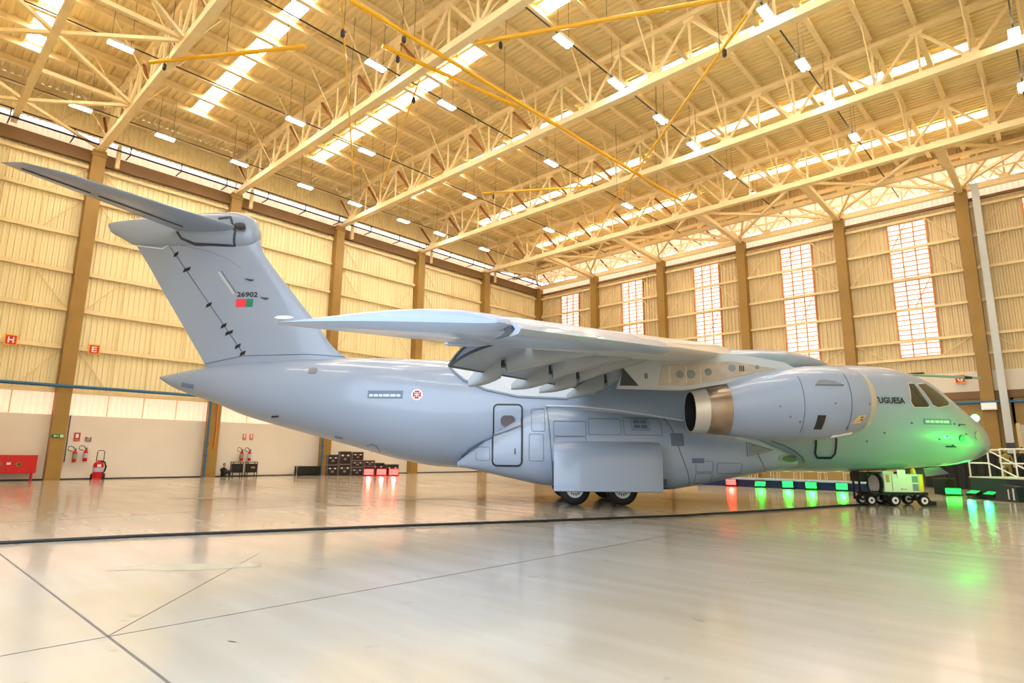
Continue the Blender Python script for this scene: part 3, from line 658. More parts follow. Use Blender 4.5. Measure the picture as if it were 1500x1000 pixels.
plate([(-11.06,7.38),(-10.66,7.385),(-10.66,7.715),(-11.06,7.71)],'flag_red_field',mat('flag red',(226,48,72),.5),finy,off=.014); plate([(-10.66,7.385),(-10.38,7.4),(-10.38,7.73),(-10.66,7.715)],'flag_green_field',mat('flag green',(8,122,98),.5),finy,off=.014)
strip([(-15.4,9.95),(-14.3,9.8),(-14.02,9.98)],.04,'fin_step_line',mat('white line',(228,230,230),.5),finy,off=.012)
strip([(-13.6,9.95),(-12.5,9.72),(-11.6,9.4),(-11.0,9.0)],.015,'fin_panel_line',line,finy,off=.01); strip([(-12.1,5.1),(-10.6,5.42),(-8,5.5),(-6.6,5.42)],.02,'fin_root_line',line,finy,off=.02)
BU=[(-16.66,10.9,10.74,.05),(-16.5,10.94,10.5,.12),(-16.1,11.0,10.28,.2),(-15.5,11.1,9.97,.28),(-14,11.27,9.9,.38),(-12.5,11.37,9.88,.46),(-11.5,11.41,9.85,.48),(-10.9,11.28,9.9,.43),(-10.6,11.05,10.0,.33),(-10.42,10.65,10.2,.16)]
loft_sections(BU,40,n=2.3).build('tail_bullet',grey,jet,smooth=50)
bu_y=lambda x,z:(lambda zt,zb,w:(lambda u:w*(1-u**2.3)**(1/2.3) if u<1 else 0)(abs((z-(zt+zb)/2)/((zt-zb)/2))))(*interp(BU,x))
strip([(-13.6,10.42),(-13.42,10.16),(-12.91,9.97),(-11.3,9.9),(-11.22,10.43),(-11.47,11.05),(-11.96,10.98)],.085,'trim_guide_rail',seal,bu_y,off=.03)
for s in (-1,1):
    rings=[]
    for i in range(9):
        t=i/8; y=.25+(6.15-.25)*t; xl=-11.0+(-14.95+11.0)*t; xt=-13.6+(-16.05+13.6)*t; zl=10.62-.16*t
        if i==8: xl-=.25; rings.append(wing_sec(y,xl,zl,(xl-xt)*.9,.05,camber=0,s=s))
        else: rings.append(wing_sec(y,xl,zl,xl-xt,.10,camber=-.01,twist=.05-.05*t,s=s))
    tp_=MB().loft(rings).build('tailplane',grey,jet,smooth=40)
    def stab_pt(t,u,dz):
        y=.25+5.9*t; xl=-11.0-3.95*t; xt=-13.6-2.45*t; zl=10.62-.16*t; c=xl-xt; return (xl-u*c,y*s,zl-(.05-.05*t)*u*c-dz)
    for a,c in ((.12,.6),(.64,.95)):
        pts=[stab_pt(a+(c-a)*i/6,.66,.045*(1-.5*(a+(c-a)*i/6))*2.6) for i in range(7)]; MB().path(pts,.022,4).build('elevator_gap',seal,tp_)
    MB().lathe([(0,-.25),(.12,-.2),(.16,0),(.12,.16),(0,.2)],(-10.95,.62*s,10.6),'x',12).build('tailplane_root_cap',seal,tp_,smooth=60)
# --- landing gear
tyre=MB().lathe([(.30,-.19),(.46,-.2),(.53,-.15),(.55,-.06),(.55,.06),(.53,.15),(.46,.2),(.30,.19)],axis='y',n=32); rim=MB().lathe([(.30,-.19),(.28,-.15),(.24,-.12),(.12,-.16),(.02,-.16)],axis='y',n=32)
def wheel(x,y,sc=1,par=None):
    w=empty('wheel',(x,y,.55*sc),parent=par or jet); w.scale=(sc,sc,sc)
    MB().lathe([(.30,-.19),(.46,-.2),(.53,-.15),(.55,-.06),(.55,.06),(.53,.15),(.46,.2),(.30,.19)],axis='y',n=32).build('tyre',black,w,smooth=50)
    h=MB()
    for k in (-1,1): h.lathe([(.31,k*.19),(.28,k*.15),(.25,k*.13),(.24,k*.155),(.12,k*.18),(.1,k*.2),(.001,k*.2)],axis='y',n=24)
    h.build('rim',white_p,w,smooth=40)
    ho=MB()
    for i in range(14):
        a=2*math.pi*i/14; ho.bar((.14*math.cos(a),-.183,.14*math.sin(a)),(.215*math.cos(a),-.172,.215*math.sin(a)),.028,.02,(0,1,0))
    ho.build('rim_slots',black,w,kind='stuff')
    return w
for s in (-1,1):
    for x in (2.24,3.9): wheel(x,1.85*s)
    MB().bar((2.24,1.62*s,.55),(3.9,1.62*s,.55),.14).tube((3.07,1.6*s,.55),(3.07,1.5*s,1.4),.13).build('gear_beam',galv,jet)
# bulged gear bay door on the sponson
prof=[(2.7,2.2),(2.98,2.16),(3.2,2.05),(3.36,1.85),(3.42,1.6),(3.42,.56),(3.36,.54),(3.34,1.55),(3.25,1.78),(3.05,1.98),(2.7,2.06)]
for s in (-1,1):
    rings=[]
    for x,k in ((1.42,.86),(1.6,.97),(2.4,1),(4.2,1),(4.8,.98),(5.0,.88)): rings.append([(x,(2.7+(y-2.7)*k)*s,z if z<1.7 else 1.7+(z-1.7)*(.6+.4*k)) for y,z in prof])
    gd=MB().loft(rings).build('main_gear_door',grey,jet,smooth=40)
    MB().box(1.4,1.52,min(2.75*s,3.3*s),max(2.75*s,3.3*s),.75,1.5).build('door_end_gap',seal,gd)
    MB().box(1.5,5.2,min(2.5*s,3.0*s),max(2.5*s,3.0*s),.75,.95).build('door_lower_rail',seal,gd)
# nose gear and its open doors
MB().tube((14.3,0,.4),(14.3,0,1.5),.1,10).build('nose_gear_leg',galv,jet)
for y in (-.24,.24): wheel(14.3,y,.66)
for y in (-.55,.55): MB().add([(15.45,y,1.36),(16.1,y*.9,1.42),(16.5,y*.75,1.17),(15.5,y*1.05,1.06),(15.45,y+.03,1.36),(16.1,y*.9+.03,1.42),(16.5,y*.75+.03,1.17),(15.5,y*1.05+.03,1.06)],[(0,1,2,3),(7,6,5,4),(0,4,5,1),(1,5,6,2),(2,6,7,3),(3,7,4,0)]).build('nose_gear_door',mat('slate door',(110,124,132),.4),jet)
MB().tube((15.5,-.1,4.98),(16.2,-.1,5.02),.035,6).build('refuelling_probe_root',seal,jet)
MB().tube((15.5,-.1,4.95),(18.4,-.1,4.84),.05,8).build('refuelling_probe',mat('green tinted grey',(140,170,150),.4),jet,smooth=60)
MB().tube((17.75,-.1,4.865),(18.35,-.1,4.842),.07,8,.03).build('probe_tip',dark,jet,smooth=60)
for x in (-.7,.3): pass
MB().prism([(-2.6,5.28),(-1.6,5.28),(-1.8,5.36),(-2.4,5.36)],.06,'y',-.03).build('dorsal_antenna',seal,jet)
# ------------------------------------------------------------------ hanging lamps
def lamp_first():
    t=thing('fluorescent_lamp','',"ceiling light",(0,0,20.5))
    MB().box(-.2,.2,-.52,.52,.02,.08).box(-.23,-.2,-.52,.52,-.03,.08).box(.2,.23,-.52,.52,-.03,.08).build('lamp_housing',galv,t)
    for x in (-.1,.1): MB().tube((x,-.5,-.02),(x,.5,-.02),.04,8).build('fluorescent_tube',tube_m,t)
    h=MB()
    for y in (-.4,.4): h.tube((0,y,.08),(0,y,2.6),.01,4)
    h.build('hanger_wire',dark,t)
    return t
LP={4.4:(-44.4,-40.1,-35.6,-30.9,-26.8,-22.2,-18.3,-12.9),12.05:(-44.4,-35.6,-30.8,-21.9,-12.7),19.8:(-35.4,-30.8,-21.8,-12.6),27.75:(-30.6,-26.2,-21.7,-17.7,-12.4,-8.0),35.3:(-26.1,-21.4,-17.3,-12.2),43.0:(-17.3,-12.0)}
ORD=['nearest the camera','second','third','fourth','fifth','sixth','seventh','farthest']
rown={4.4:'row along the side wall',12.05:'second row from the side wall',19.8:'third row from the side wall',27.75:'fourth row from the side wall',35.3:'fifth row from the side wall',43.0:'rightmost row'}
L0=None
for x in LP:
    ys=LP[x]; cbm=MB().box(x-.03,x+.03,YD,-.3,20.66,20.7).build('lamp_conduit',dark,ceil)
    for i,y in enumerate(ys):
        nm=ORD[i] if i<len(ys)-1 else 'farthest'
        lab='lit twin tube ceiling lamp, %s in the %s'%(nm,rown[x])
        if L0 is None: L0=lamp_first(); L0.location=(x,y,20.5); L0['label']=lab; L0['group']='twin tube lamps under the roof'
        else: dup(L0,(x,y,20.5),label=lab)
# ------------------------------------------------------------------ yellow hung rails
def rail(p,q,r,lab,z=20.0,m=yellow,z2=None):
    z2=z if z2 is None else z2
    t=thing('yellow_rail',lab,'pipe',(p[0],p[1],z),group='yellow rails hung from the roof'); d=(q[0]-p[0],q[1]-p[1],z2-z)
    MB().tube((0,0,0),d,r*.75,8).build('rail_tube',m,t,smooth=60)
    h=MB()
    for k in (.12,.5,.88): h.tube((d[0]*k,d[1]*k,d[2]*k+r),(d[0]*k,d[1]*k,23.2-z),.012,4)
    h.build('hanger_rod',dark,ceil,loc=(p[0],p[1],z))
    MB().lathe([(.02,-.4),(.09,-.3),(.09,-.1),(.03,0)],(d[0]*.1,d[1]*.1,d[2]*.1-r),'z',8).build('trolley_hook',dark,t)
rail((12.6,-43.26),(19.2,-38.78),.13,'short orange yellow rail hung left below the first roof truss')
rail((25.16,-40.42),(12.72,-32.02),.055,'thin yellow rail running steeply down above the tail fin',z=18)
rail((21.1,-33.7),(8.15,-27.17),.06,'thin yellow rail slanting left beside the steep thin one')
rail((23.23,-38.98),(23.82,-11.92),.13,'long yellow rail crossing the roof centre to the far trusses')
rail((21.84,-36.43),(23.1,-28.6),.13,'yellow rail converging with the long central rail')
rail((25.14,-33.68),(35.6,-28.2),.13,'yellow rail rising right across the top centre of the roof')
rail((13.91,-22.34),(20.36,-18.06),.11,'distant short yellow rail in front of a skylight strip')
rail((35.82,-29.76),(21.33,-17.65),.08,'thin dark yellow rail slanting down across the right trusses',z=18)
# ------------------------------------------------------------------ letter signs
def sign(ch,x,y,z,rz,lab):
    t=thing('letter_sign',lab,'sign',(x,y,z),rz)
    B('sign_border',(-.3,.3,-.03,.0,-.3,.3),mat('sign yellow',(250,190,60),.5),t); B('sign_face',(-.24,.24,-.045,-.02,-.24,.24),mat('sign red',(208,40,24),.5),t)
    v,f=fit_text(ch,.28,.34); MB().add([(-.14+a,-.05,-.17+c) for a,c in v],f).build('sign_letter',white_p,t)
    MB().box(-.05,.05,0,.16,-.05,.05).build('sign_bracket',steel,t)
sign('H',.16,-45.26,7.69,R(90),'red sign with white letter H on the left wall girt')
sign('E',.16,-41.33,7.67,R(90),'red sign with white letter E on the left wall right of the first column')
sign('G',37.55,-.05,7.02,0,'orange edged sign with white letter G on the far white band')
# ------------------------------------------------------------------ along the left wall
def extinguisher(x,y,z,lab,band):
    t=thing('fire_extinguisher',lab,'extinguisher',(x,y,z),0,'wall hung extinguishers')
    MB().lathe([(0,-.36),(.1,-.36),(.115,-.33),(.115,.2),(.09,.28),(.04,.32),(0,.32)],n=16).build('cylinder',red,t,smooth=40)
    MB().lathe([(.118,-.16),(.118,.12)],n=16).build('label_band',band,t); MB().box(-.05,.1,-.03,.03,.32,.38).bar((.05,0,.38),(.18,0,.44),.03).build('valve_lever',dark,t)
    MB().path([(.03,-.03,.36),(.05,-.12,.52),(.05,-.26,.56),(.06,-.36,.5),(.07,-.38,.38),(.08,-.3,.3),(.1,-.16,.28)],.022,6).build('hose',dark,t); MB().box(-.22,-.1,-.05,.05,-.1,.0).build('wall_bracket',dark,t)
gl_=mat('grey green label',(150,150,120),.5); wl2=mat('pale blue label',(190,184,214),.5)
extinguisher(.05,-41.53,1.35,'red wall extinguisher with grey label, left one of the pair by the first column',gl_)
extinguisher(.05,-41.0,1.4,'red wall extinguisher with pale label, right one of the pair by the first column',wl2)
extinguisher(.05,-31.84,1.42,'red wall extinguisher above the black trolleys, left of two',gl_)
extinguisher(.05,-31.3,1.42,'red wall extinguisher above the black trolleys, right of two',wl2)
def notice(x,y,z,h,w,c,lab):
    t=thing('wall_notice',lab,'sign',(x,y,z),R(90)); B('notice_plate',(-w/2,w/2,-.01,.02,-h/2,h/2),c,t)
    for k in (.22,-.02): B('notice_symbol',(-w*.25,w*.25,-.016,-.004,h*k-.05,h*k+.07),white_p,t)
    B('notice_footer',(-w*.4,w*.4,-.016,-.004,-h*.42,-h*.28),gl_,t)
notice(-.15,-41.5,2.45,.5,.3,red,'red notice above the left extinguisher by the first column')
notice(-.15,-40.93,2.33,.26,.3,mat('maroon notice',(140,88,84),.5),'small maroon square notice above the right extinguisher by the first column')
notice(-.15,-31.68,2.72,.42,.24,mat('orange red notice',(216,92,76),.5),'left of two red notices above the black trolleys')
notice(-.15,-31.2,2.72,.42,.24,mat('orange red notice',(216,92,76),.5),'right of two red notices above the black trolleys')
t=thing('exit_sign','green exit arrow sign on the first ochre column','sign',(.42,-42.55,2.47),R(90)); B('sign_plate',(-.3,.3,-.02,.02,-.1,.1),mat('exit green',(20,112,52),.5),t)
MB().prism([(-.2,0),(-.1,.06),(-.1,.02),(.05,.02),(.05,-.02),(-.1,-.02),(-.1,-.06)],-.012,'y',-.02).build('arrow',white_p,t); B('sign_pale_end',(.12,.28,-.026,-.018,-.08,.08),mat('exit pale',(190,230,190),.5),t)
# hose cabinet
t=thing('hose_cabinet','red fire hose cabinet on legs against the left wall','cabinet',(.35,-44.62,0),R(90))
B('cabinet_body',(-1.3,1.3,-.25,.25,.42,1.4),red,t,bevel=.02); B('cabinet_door',(-1.27,-.02,-.28,-.25,.45,1.37),red,t); B('cabinet_door',(.02,1.27,-.28,-.25,.45,1.37),red,t)
for x in (-.33,.5): MB().lathe([(0,-.02),(.13,-.01),(.13,.02)],(x,-.29,.9),'y',14).build('hose_window',mat('brass fitting',(150,120,70),.3,metal=.8),t); MB().lathe([(.02,-.06),(.05,-.02),(0,0)],(x,-.31,.92),'y',10).build('hose_fitting',dark,t)
B('notice',(-.02,.16,-.292,-.28,.88,1.0),white_p,t)
for x in (-1.2,1.15):
    for y in (-.2,.2): B('leg',(x-.03,x+.03,y-.03,y+.03,0,.42),red,t)
# wheeled extinguisher
t=thing('wheeled_extinguisher','large red wheeled extinguisher standing on the floor by the white wall','extinguisher',(.6,-40.4,0),R(70))
MB().lathe([(0,.1),(.24,.1),(.27,.14),(.27,.85),(.22,.98),(.1,1.04),(.07,1.12),(0,1.12)],n=20).build('cylinder',red,t,smooth=40); MB().lathe([(.272,.45),(.272,.7)],n=20).build('label_band',wl2,t); B('label_plate',(-.02,.16,-.285,-.26,.74,.88),white_p,t)
MB().path([(-.16,.12,.6),(-.16,.14,1.2),(-.15,.14,1.6),(-.1,.14,1.68),(.14,.14,1.68),(.2,.14,1.6),(.2,.14,1.2),(.2,.12,.6)],.022,6).build('push_handle',dark,t)
MB().path([(.1,-.1,1.08),(.3,-.12,1.0),(.38,-.1,.75),(.34,-.1,.5),(.26,-.12,.36)],.045,8).build('hose',black,t,smooth=60)
for x in (-.3,.3): MB().lathe([(.0,-.05),(.16,-.05),(.18,0),(.16,.05),(0,.05)],(x,.12,.18),'x',16).build('wheel',black,t,smooth=40)
B('foot',(-.22,.2,-.26,-.16,0,.12),red,t)
# seated person: one skinned body
def person(lab,loc,rz,joints,edges,head,mats,hairc,name='person',hair=True):
    t=thing(name,lab,'person',loc,rz)
    me=bpy.data.meshes.new('body'); me.from_pydata([j[:3] for j in joints],edges,[]); o=bpy.data.objects.new('body',me); COL.objects.link(o); o.parent=t
    o.modifiers.new('skin','SKIN')
    for i,j in enumerate(joints): me.skin_vertices[0].data[i].radius=(j[3],j[4] if len(j)>4 else j[3])
    me.skin_vertices[0].data[0].use_root=True
    sb=o.modifiers.new('subd','SUBSURF'); sb.levels=1; sb.render_levels=1
    me.materials.append(mats); 
    skin=mat('skin tone',(196,146,116),.5)
    h=Vector(head); hd=MB()
    rings=[]
    for k,(zz,rx,ry,dy) in enumerate(((-.125,.03,.035,-.03),(-.105,.05,.06,-.025),(-.06,.066,.085,-.01),(0,.076,.098,0),(.05,.076,.096,.005),(.09,.06,.08,.01),(.115,.03,.04,.01))):
        rings.append([(h.x+rx*math.cos(2*math.pi*i/14),h.y+dy+ry*math.sin(2*math.pi*i/14),h.z+zz) for i in range(14)])
    hd.loft(rings); hd.add([(h.x-.014,h.y-.095,h.z-.03),(h.x+.014,h.y-.095,h.z-.03),(h.x,h.y-.125,h.z-.032),(h.x,h.y-.096,h.z+.012)],[(0,1,2),(1,3,2),(3,0,2)])
    for sx in (-1,1): hd.lathe([(0,-.008),(.022,0),(0,.008)],(h.x+sx*.08,h.y+.01,h.z-.005),'x',8)
    ho=hd.build('head',skin,t,smooth=60)
    e=MB()
    for sx in (-1,1): e.lathe([(0,-.004),(.011,0),(0,.004)],(h.x+sx*.03,h.y-.094,h.z+.008),'y',8)
    e.bar((h.x-.022,h.y-.088,h.z-.065),(h.x+.022,h.y-.088,h.z-.065),.008); e.build('face_features',dark,ho)
    rings=[]
    for zz,rx,ry,dy in ((-.06,.07,.05,.055),(0,.085,.085,.025),(.06,.086,.098,.02),(.1,.066,.082,.015),(.13,.03,.04,.012)): rings.append([(h.x+rx*math.cos(2*math.pi*i/14),h.y+dy+ry*math.sin(2*math.pi*i/14),h.z+zz) for i in range(14)])
    MB().loft(rings).build('hair',hairc,ho,smooth=60)
    return t
def hand(t,wr,d,sk):
    wr=Vector(wr);d=Vector(d).normalized();a=d.cross(Vector((0,0,1)));a=a.normalized() if a.length>.1 else Vector((1,0,0))
    m=MB().bar(wr,wr+d*.09,.08,.03); 
    for i,l in enumerate((.07,.08,.075,.06)): p=wr+d*.088+a*(-.03+.02*i); q=p+d*l*.6; m.tube(p,q,.009,6); m.tube(q,q+(d*.7-Vector((0,0,.5)))*l*.45,.008,6,.006)
    m.tube(wr+d*.03-a*.035,wr+d*.075-a*.07,.01,6); m.build('hand',sk,t)
blk=mat('black clothing',(22,22,26),.8); hairb=mat('dark brown hair',(46,30,22),.7); hairl=mat('brown hair',(92,62,40),.7); skin=mat('skin tone',(196,146,116),.5)
J=[(0,.02,.14,.16,.14),(0,.06,.34,.16,.12),(0,.0,.54,.17,.1),(0,-.05,.6,.055),(.1,0,.14,.1),(.16,-.38,.46,.085),(.16,-.42,.1,.06),(.16,-.56,.05,.045),(-.1,0,.14,.1),(-.16,-.38,.46,.085),(-.16,-.42,.1,.06),(-.16,-.56,.05,.045),(.2,0,.52,.06),(.26,-.16,.32,.045),(.14,-.36,.4,.035),(-.2,0,.52,.06),(-.26,-.16,.32,.045),(-.14,-.36,.4,.035),(0,-.07,.68,.05)]
Ed=[(0,1),(1,2),(2,3),(0,4),(4,5),(5,6),(6,7),(0,8),(8,9),(9,10),(10,11),(2,12),(12,13),(13,14),(2,15),(15,16),(16,17),(3,18)]
ps=person('person in black sitting hunched on the floor beside the column with orange pipe',(.42,-33.15,0),R(105),J,Ed,(0,-.1,.8),blk,hairl)
hand(ps,(.14,-.36,.4),(-.6,-.6,.1),skin); hand(ps,(-.14,-.36,.4),(.6,-.6,.1),skin)
# equipment trolleys
def trolley(y,lab,tagc):
    t=thing('case_trolley',lab,'trolley',(.5,y,0),R(90)); f=MB()
    for x in (-.33,.33):
        for yy in (-.2,.2): f.bar((x,yy,.06),(x,yy,1.0),.045)
        f.bar((x,-.2,.99),(x,.2,.99),.045)
    f.bar((-.33,.2,.98),(.33,.2,.98),.045).bar((-.33,-.2,.3),(.33,-.2,.3),.045).bar((-.33,.2,.3),(.33,.2,.3),.045); f.build('frame',dark,t)
    B('equipment_box',(-.3,.3,-.24,.18,.32,.88),black,t,bevel=.02); B('box_tag',(-.12,.16,-.255,-.24,.56,.68),tagc,t)
    for x in (-.33,.33):
        for yy in (-.2,.2): MB().lathe([(0,-.03),(.055,-.03),(.055,.03),(0,.03)],(x,yy,.055),'x',10).build('caster',black,t)
trolley(-32.3,'black framed trolley with plain black box, left of two under extinguishers',MATS['dark metal'])
trolley(-31.3,'black framed trolley with tan tag on its box, right of two',mat('tan tag',(170,130,70),.5))
t=thing('dark_bench','long black equipment trunk with steel end rail against the white wall','trunk',(.35,-27.0,0),R(90))
B('trunk_body',(-.85,.95,-.3,.3,.08,.68),mat('black trunk',(26,24,22),.6),t,bevel=.02); MB().path([(-.95,-.25,0),(-.95,-.25,.72),(-.95,.25,.72),(-.95,.25,0)],.025,6).build('end_rail',galv,t)
for x in (-.7,.8): B('foot',(x-.06,x+.06,-.25,.25,0,.08),dark,t)
# flight cases
casem=mat('black flight case',(30,20,22),.45); alu=mat('case aluminium edge',(150,130,126),.3,metal=.7)
def case(x,y,z,w,d,h,lab,rz=R(68)):
    t=thing('flight_case',lab,'case',(x,y,z),rz,'flight cases stacked by the wall')
    B('case_body',(-w/2,w/2,-d/2,d/2,.0,h),casem,t); e=MB()
    for sx in (-1,1):
        for sy in (-1,1): e.box(sx*w/2-.02,sx*w/2+.02,sy*d/2-.02,sy*d/2+.02,0,h)
        for zz in (0.02,h-.02): e.box(sx*w/2-.02,sx*w/2+.02,-d/2,d/2,zz-.02,zz+.02)
    for sy in (-1,1):
        for zz in (0.02,h*.68,h-.02): e.box(-w/2,w/2,sy*d/2-.02,sy*d/2+.02,zz-.015,zz+.015)
    e.build('edge_trim',alu,t)
    for xx in (-.25*w,.25*w): B('latch',(xx-.06,xx+.06,-d/2-.035,-d/2-.015,h*.62,h*.74),white_p,t)
    B('handle_plate',(-.1,.1,-d/2-.03,-d/2-.015,h*.3,h*.5),alu,t)
# placed in a row along direction u away from the wall corner, camera side facing
cp=[(2.15,-26.0,0,.75,.7,.8,'flight case on the floor at the left end beside the column'),(2.15,-26.0,.8,.75,.7,.75,'flight case topping the leftmost stack'),(2.5,-25.2,0,.85,.7,.85,'flight case on the floor, second stack from the left'),(2.5,-25.2,.85,.8,.7,.95,'tall flight case on the second stack, highest of all'),
(2.85,-24.35,0,.85,.7,.62,'flight case on the floor, third stack from the left'),(2.85,-24.35,.62,.85,.7,.5,'middle flight case of the third stack'),(2.85,-24.35,1.12,.8,.7,.65,'top flight case of the third stack'),(3.2,-23.5,0,.8,.7,.7,'flight case on the floor behind the left red light'),(3.2,-23.5,.7,.75,.7,.45,'flight case on top behind the left red light'),
(2.7,-22.4,0,.95,.7,.95,'reddened flight case behind the middle red light'),(3.4,-21.55,0,.95,.7,.85,'flight case at the right end behind the right red light')]
for a in cp: case(*a)
# LED flood lights
def led(x,y,rz,c,lab,nm,tilt=0,w=.52,h=.34,power=0,z=.04,strength=14,lightrot=None,spot=95,cat='flood light',group=None):
    t=thing('led_flood_light',lab,cat,(x,y,0),rz,group); m=mat(nm,c,.3,emit=strength)
    p=empty('lamp_head',(0,0,z+h/2+.03),parent=t); p.rotation_euler=(tilt,0,0)
    B('housing',(-w/2,w/2,-.05,.08,-h/2,h/2),black,p); B('lens_panel',(-w/2+.03,w/2-.03,-.06,-.045,-h/2+.03,h/2-.03),m,p)
    g=MB()
    for i in range(1,6): xx=-w/2+w*i/6; g.box(xx-.006,xx+.006,-.068,-.06,-h/2+.03,h/2-.03)
    g.box(-w/2+.03,w/2-.03,-.068,-.06,-.006,.006).build('lens_grid',black,p)
    MB().bar((-w/2-.03,0,z+h/2+.03),(-w/2-.03,0,.015),.03).bar((w/2+.03,0,z+h/2+.03),(w/2+.03,0,.015),.03).bar((-w/2-.04,-.1,.012),(w/2+.04,-.1,.012),.05,.024).bar((-w/2-.04,.1,.012),(w/2+.04,.1,.012),.05,.024).build('yoke',dark,t)
    if power:
        ld=bpy.data.lights.new('lamp_beam','SPOT'); ld.energy=power; ld.color=lin(c); ld.spot_size=R(spot); ld.spot_blend=.6; ld.shadow_soft_size=.15
        lo=bpy.data.objects.new('lamp_beam',ld); COL.objects.link(lo); lo.parent=t; lo.location=(0,-.16,z+h/2+.03); lo.rotation_euler=lightrot or (R(-90)+tilt,0,0)
    return t
RED=(255,30,26); GRN=(20,255,56)
for x,y,w in ((3.78,-23.85,'left'),(4.19,-23.0,'middle'),(4.62,-22.2,'right')): led(x,y,R(55),RED,'glowing red LED flood light on the floor, %s of three before the cases'%w,'red led',strength=22,power=700,w=.72,h=.46,lightrot=(R(-96),0,0),spot=50,group='red floor lights by the flight cases')
# ------------------------------------------------------------------ riser behind the aircraft with lights
navy=mat('navy riser skirt',(22,44,96),.7)
t=thing('stage_riser','low navy skirted stage riser running behind the aircraft','stage',(30.8,-13.4,0)); B('riser_skirt',(-5.3,5.2,-1.3,1.3,0,.4),navy,t); B('riser_deck',(-5.35,5.25,-1.35,1.35,.4,.45),mat('pale blue deck',(150,176,206),.5),t)
for i,(x,l) in enumerate(((27.75,'red'),(29.45,'first green'),(30.95,'second green'),(32.15,'third green'),(33.65,'fourth green'))):
    led(x,-15.0,R(30),RED if i==0 else GRN,'%s LED flood light in front of the navy riser, counted from the left'%l if i else 'single red LED flood light in front of the navy riser','red led' if i==0 else 'green led',strength=7,power=60 if i==0 else 30,w=.58,h=.36,tilt=R(40) if i==1 else 0)
# chairs on the riser: cream folding legs
def chair(x,y,rz,lab):
    t=thing('stage_chair',lab,'chair',(x,y,.45),rz,'cream chairs on the riser')
    B('seat',(-.2,.2,-.2,.2,.43,.47),mat('cream chair',(226,208,170),.5),t); B('backrest',(-.2,.2,.18,.22,.55,.85),MATS['cream chair'],t)
    for sx in (-.18,.18):
        for sy in (-.18,.2): B('leg',(sx-.02,sx+.02,sy-.02,sy+.02,0,.43 if sy<0 else .6),MATS['cream chair'],t)
for i,x in enumerate((28.3,29.6,30.9,32.2,33.5)): chair(x,-13.0,R(180),'cream chair on the navy riser, %s from the left'%('first','second','third','fourth','fifth')[i])
# ------------------------------------------------------------------ ground power unit
t=thing('ground_power_cart','white ground power cart on small wheels with a coiled cable under the nose','cart',(37.7,-23.57,0),R(43))
B('cabinet',(-.62,.78,-.5,.5,.5,1.15),mat('cart off white',(222,218,212),.4),t,bevel=.02); B('chassis',(-1.1,.95,-.5,.5,.4,.5),black,t)
B('yellow_panel',(.66,.8,-.515,.5,.52,1.14),mat('cart yellow',(232,204,40),.4),t); B('side_vent',(.42,.62,-.512,-.5,.85,1.08),grey2,t); B('side_vent',(.42,.62,-.512,-.5,.56,.8),grey2,t)
B('panel_seam',(-.33,-.31,-.506,-.5,.52,1.13),line,t); B('document_sheet',(-.12,.18,-.53,-.51,1.02,1.3),white_p,t); B('document_pocket',(-.52,-.42,-.53,-.5,.85,1.12),mat('ochre tag',(196,140,80),.5),t)
MB().box(-.6,-.2,-.45,-.35,1.15,1.26).build('open_tray',mat('pale tray',(206,204,190),.4),t); B('top_frame',(-1.0,.7,.2,.45,1.12,1.2),black,t)
B('logo_mark',(-.02,.04,-.508,-.5,.6,.63),dark,t); B('logo_text_line',(.05,.2,-.507,-.5,.605,.625),red,t)
MB().lathe([(0,1.15),(.1,1.15),(.08,1.3),(.03,1.38),(0,1.38)],(.6,-.3,0),n=12).build('yellow_cone',MATS['cart yellow'],t,smooth=40)
coil=MB()
for i in range(4):
    coil.path([(-.95+.24*math.cos(a)*(1+.05*i),-.42-.03*i,.78+.36*math.sin(a)*(1+.05*i)) for a in [2*math.pi*k/24 for k in range(25)]],.035,6)
coil.build('coiled_cable',black,t,smooth=60)
MB().bar((-1.3,-.1,.2),(-1.3,-.1,1.25),.06).bar((-1.3,.3,.2),(-1.3,.3,1.25),.06).bar((-1.3,-.1,1.2),(-1.3,.3,1.2),.06).bar((-1.3,.1,.45),(-1.0,.1,.45),.08).box(-1.35,-1.05,-.25,.4,.85,1.2).build('rear_frame',black,t)
def cwheel(x,y,r=.21):
    w=empty('wheel',(x,y,r),parent=t); MB().lathe([(.6*r,-.07),(.9*r,-.08),(r,-.03),(r,.03),(.9*r,.08),(.6*r,.07)],axis='y',n=20).build('tyre',black,w,smooth=40)
    MB().lathe([(.6*r,-.06),(.5*r,-.05),(.3*r,-.07),(.22*r,-.07)],axis='y',n=20).lathe([(.6*r,.06),(.0,.05)],axis='y',n=20).build('rim',white_p,w); MB().lathe([(.22*r,-.075),(0,-.08)],axis='y',n=12).build('hub',dark,w)
cwheel(-.28,-.46); cwheel(.78,-.46); cwheel(-.28,.46); cwheel(.78,.46); cwheel(-1.05,-.3,.2); cwheel(-1.05,.3,.2)
MB().bar((-1.05,-.3,.2),(-1.05,.3,.2),.06).bar((-.28,-.46,.21),(-.28,.46,.21),.06).bar((.78,-.46,.21),(.78,.46,.21),.06).bar((-.28,0,.21),(-.28,0,.42),.1).bar((.78,0,.21),(.78,0,.42),.1).bar((-1.05,0,.2),(-1.05,0,.42),.1).build('axles',dark,t)
MB().bar((.9,0,.3),(1.35,0,.12),.1).box(1.25,1.45,-.15,.15,.02,.16).build('tow_bar',black,t)
# supply hose on the floor
hs=[(26.9,-50.6),(28.37,-48.15),(28.99,-46.1),(29.96,-43.74),(31.12,-40.94),(32.63,-37.68),(34.3,-33.75),(35.6,-29.3),(36.5,-25.6),(36.9,-24.6),(37.2,-24.15)]
tag(MB().path([(x,y,.03) for x,y in hs],.03,8).build('supply_hose',black,smooth=60),'long black cable lying across the floor to the power cart','cable')
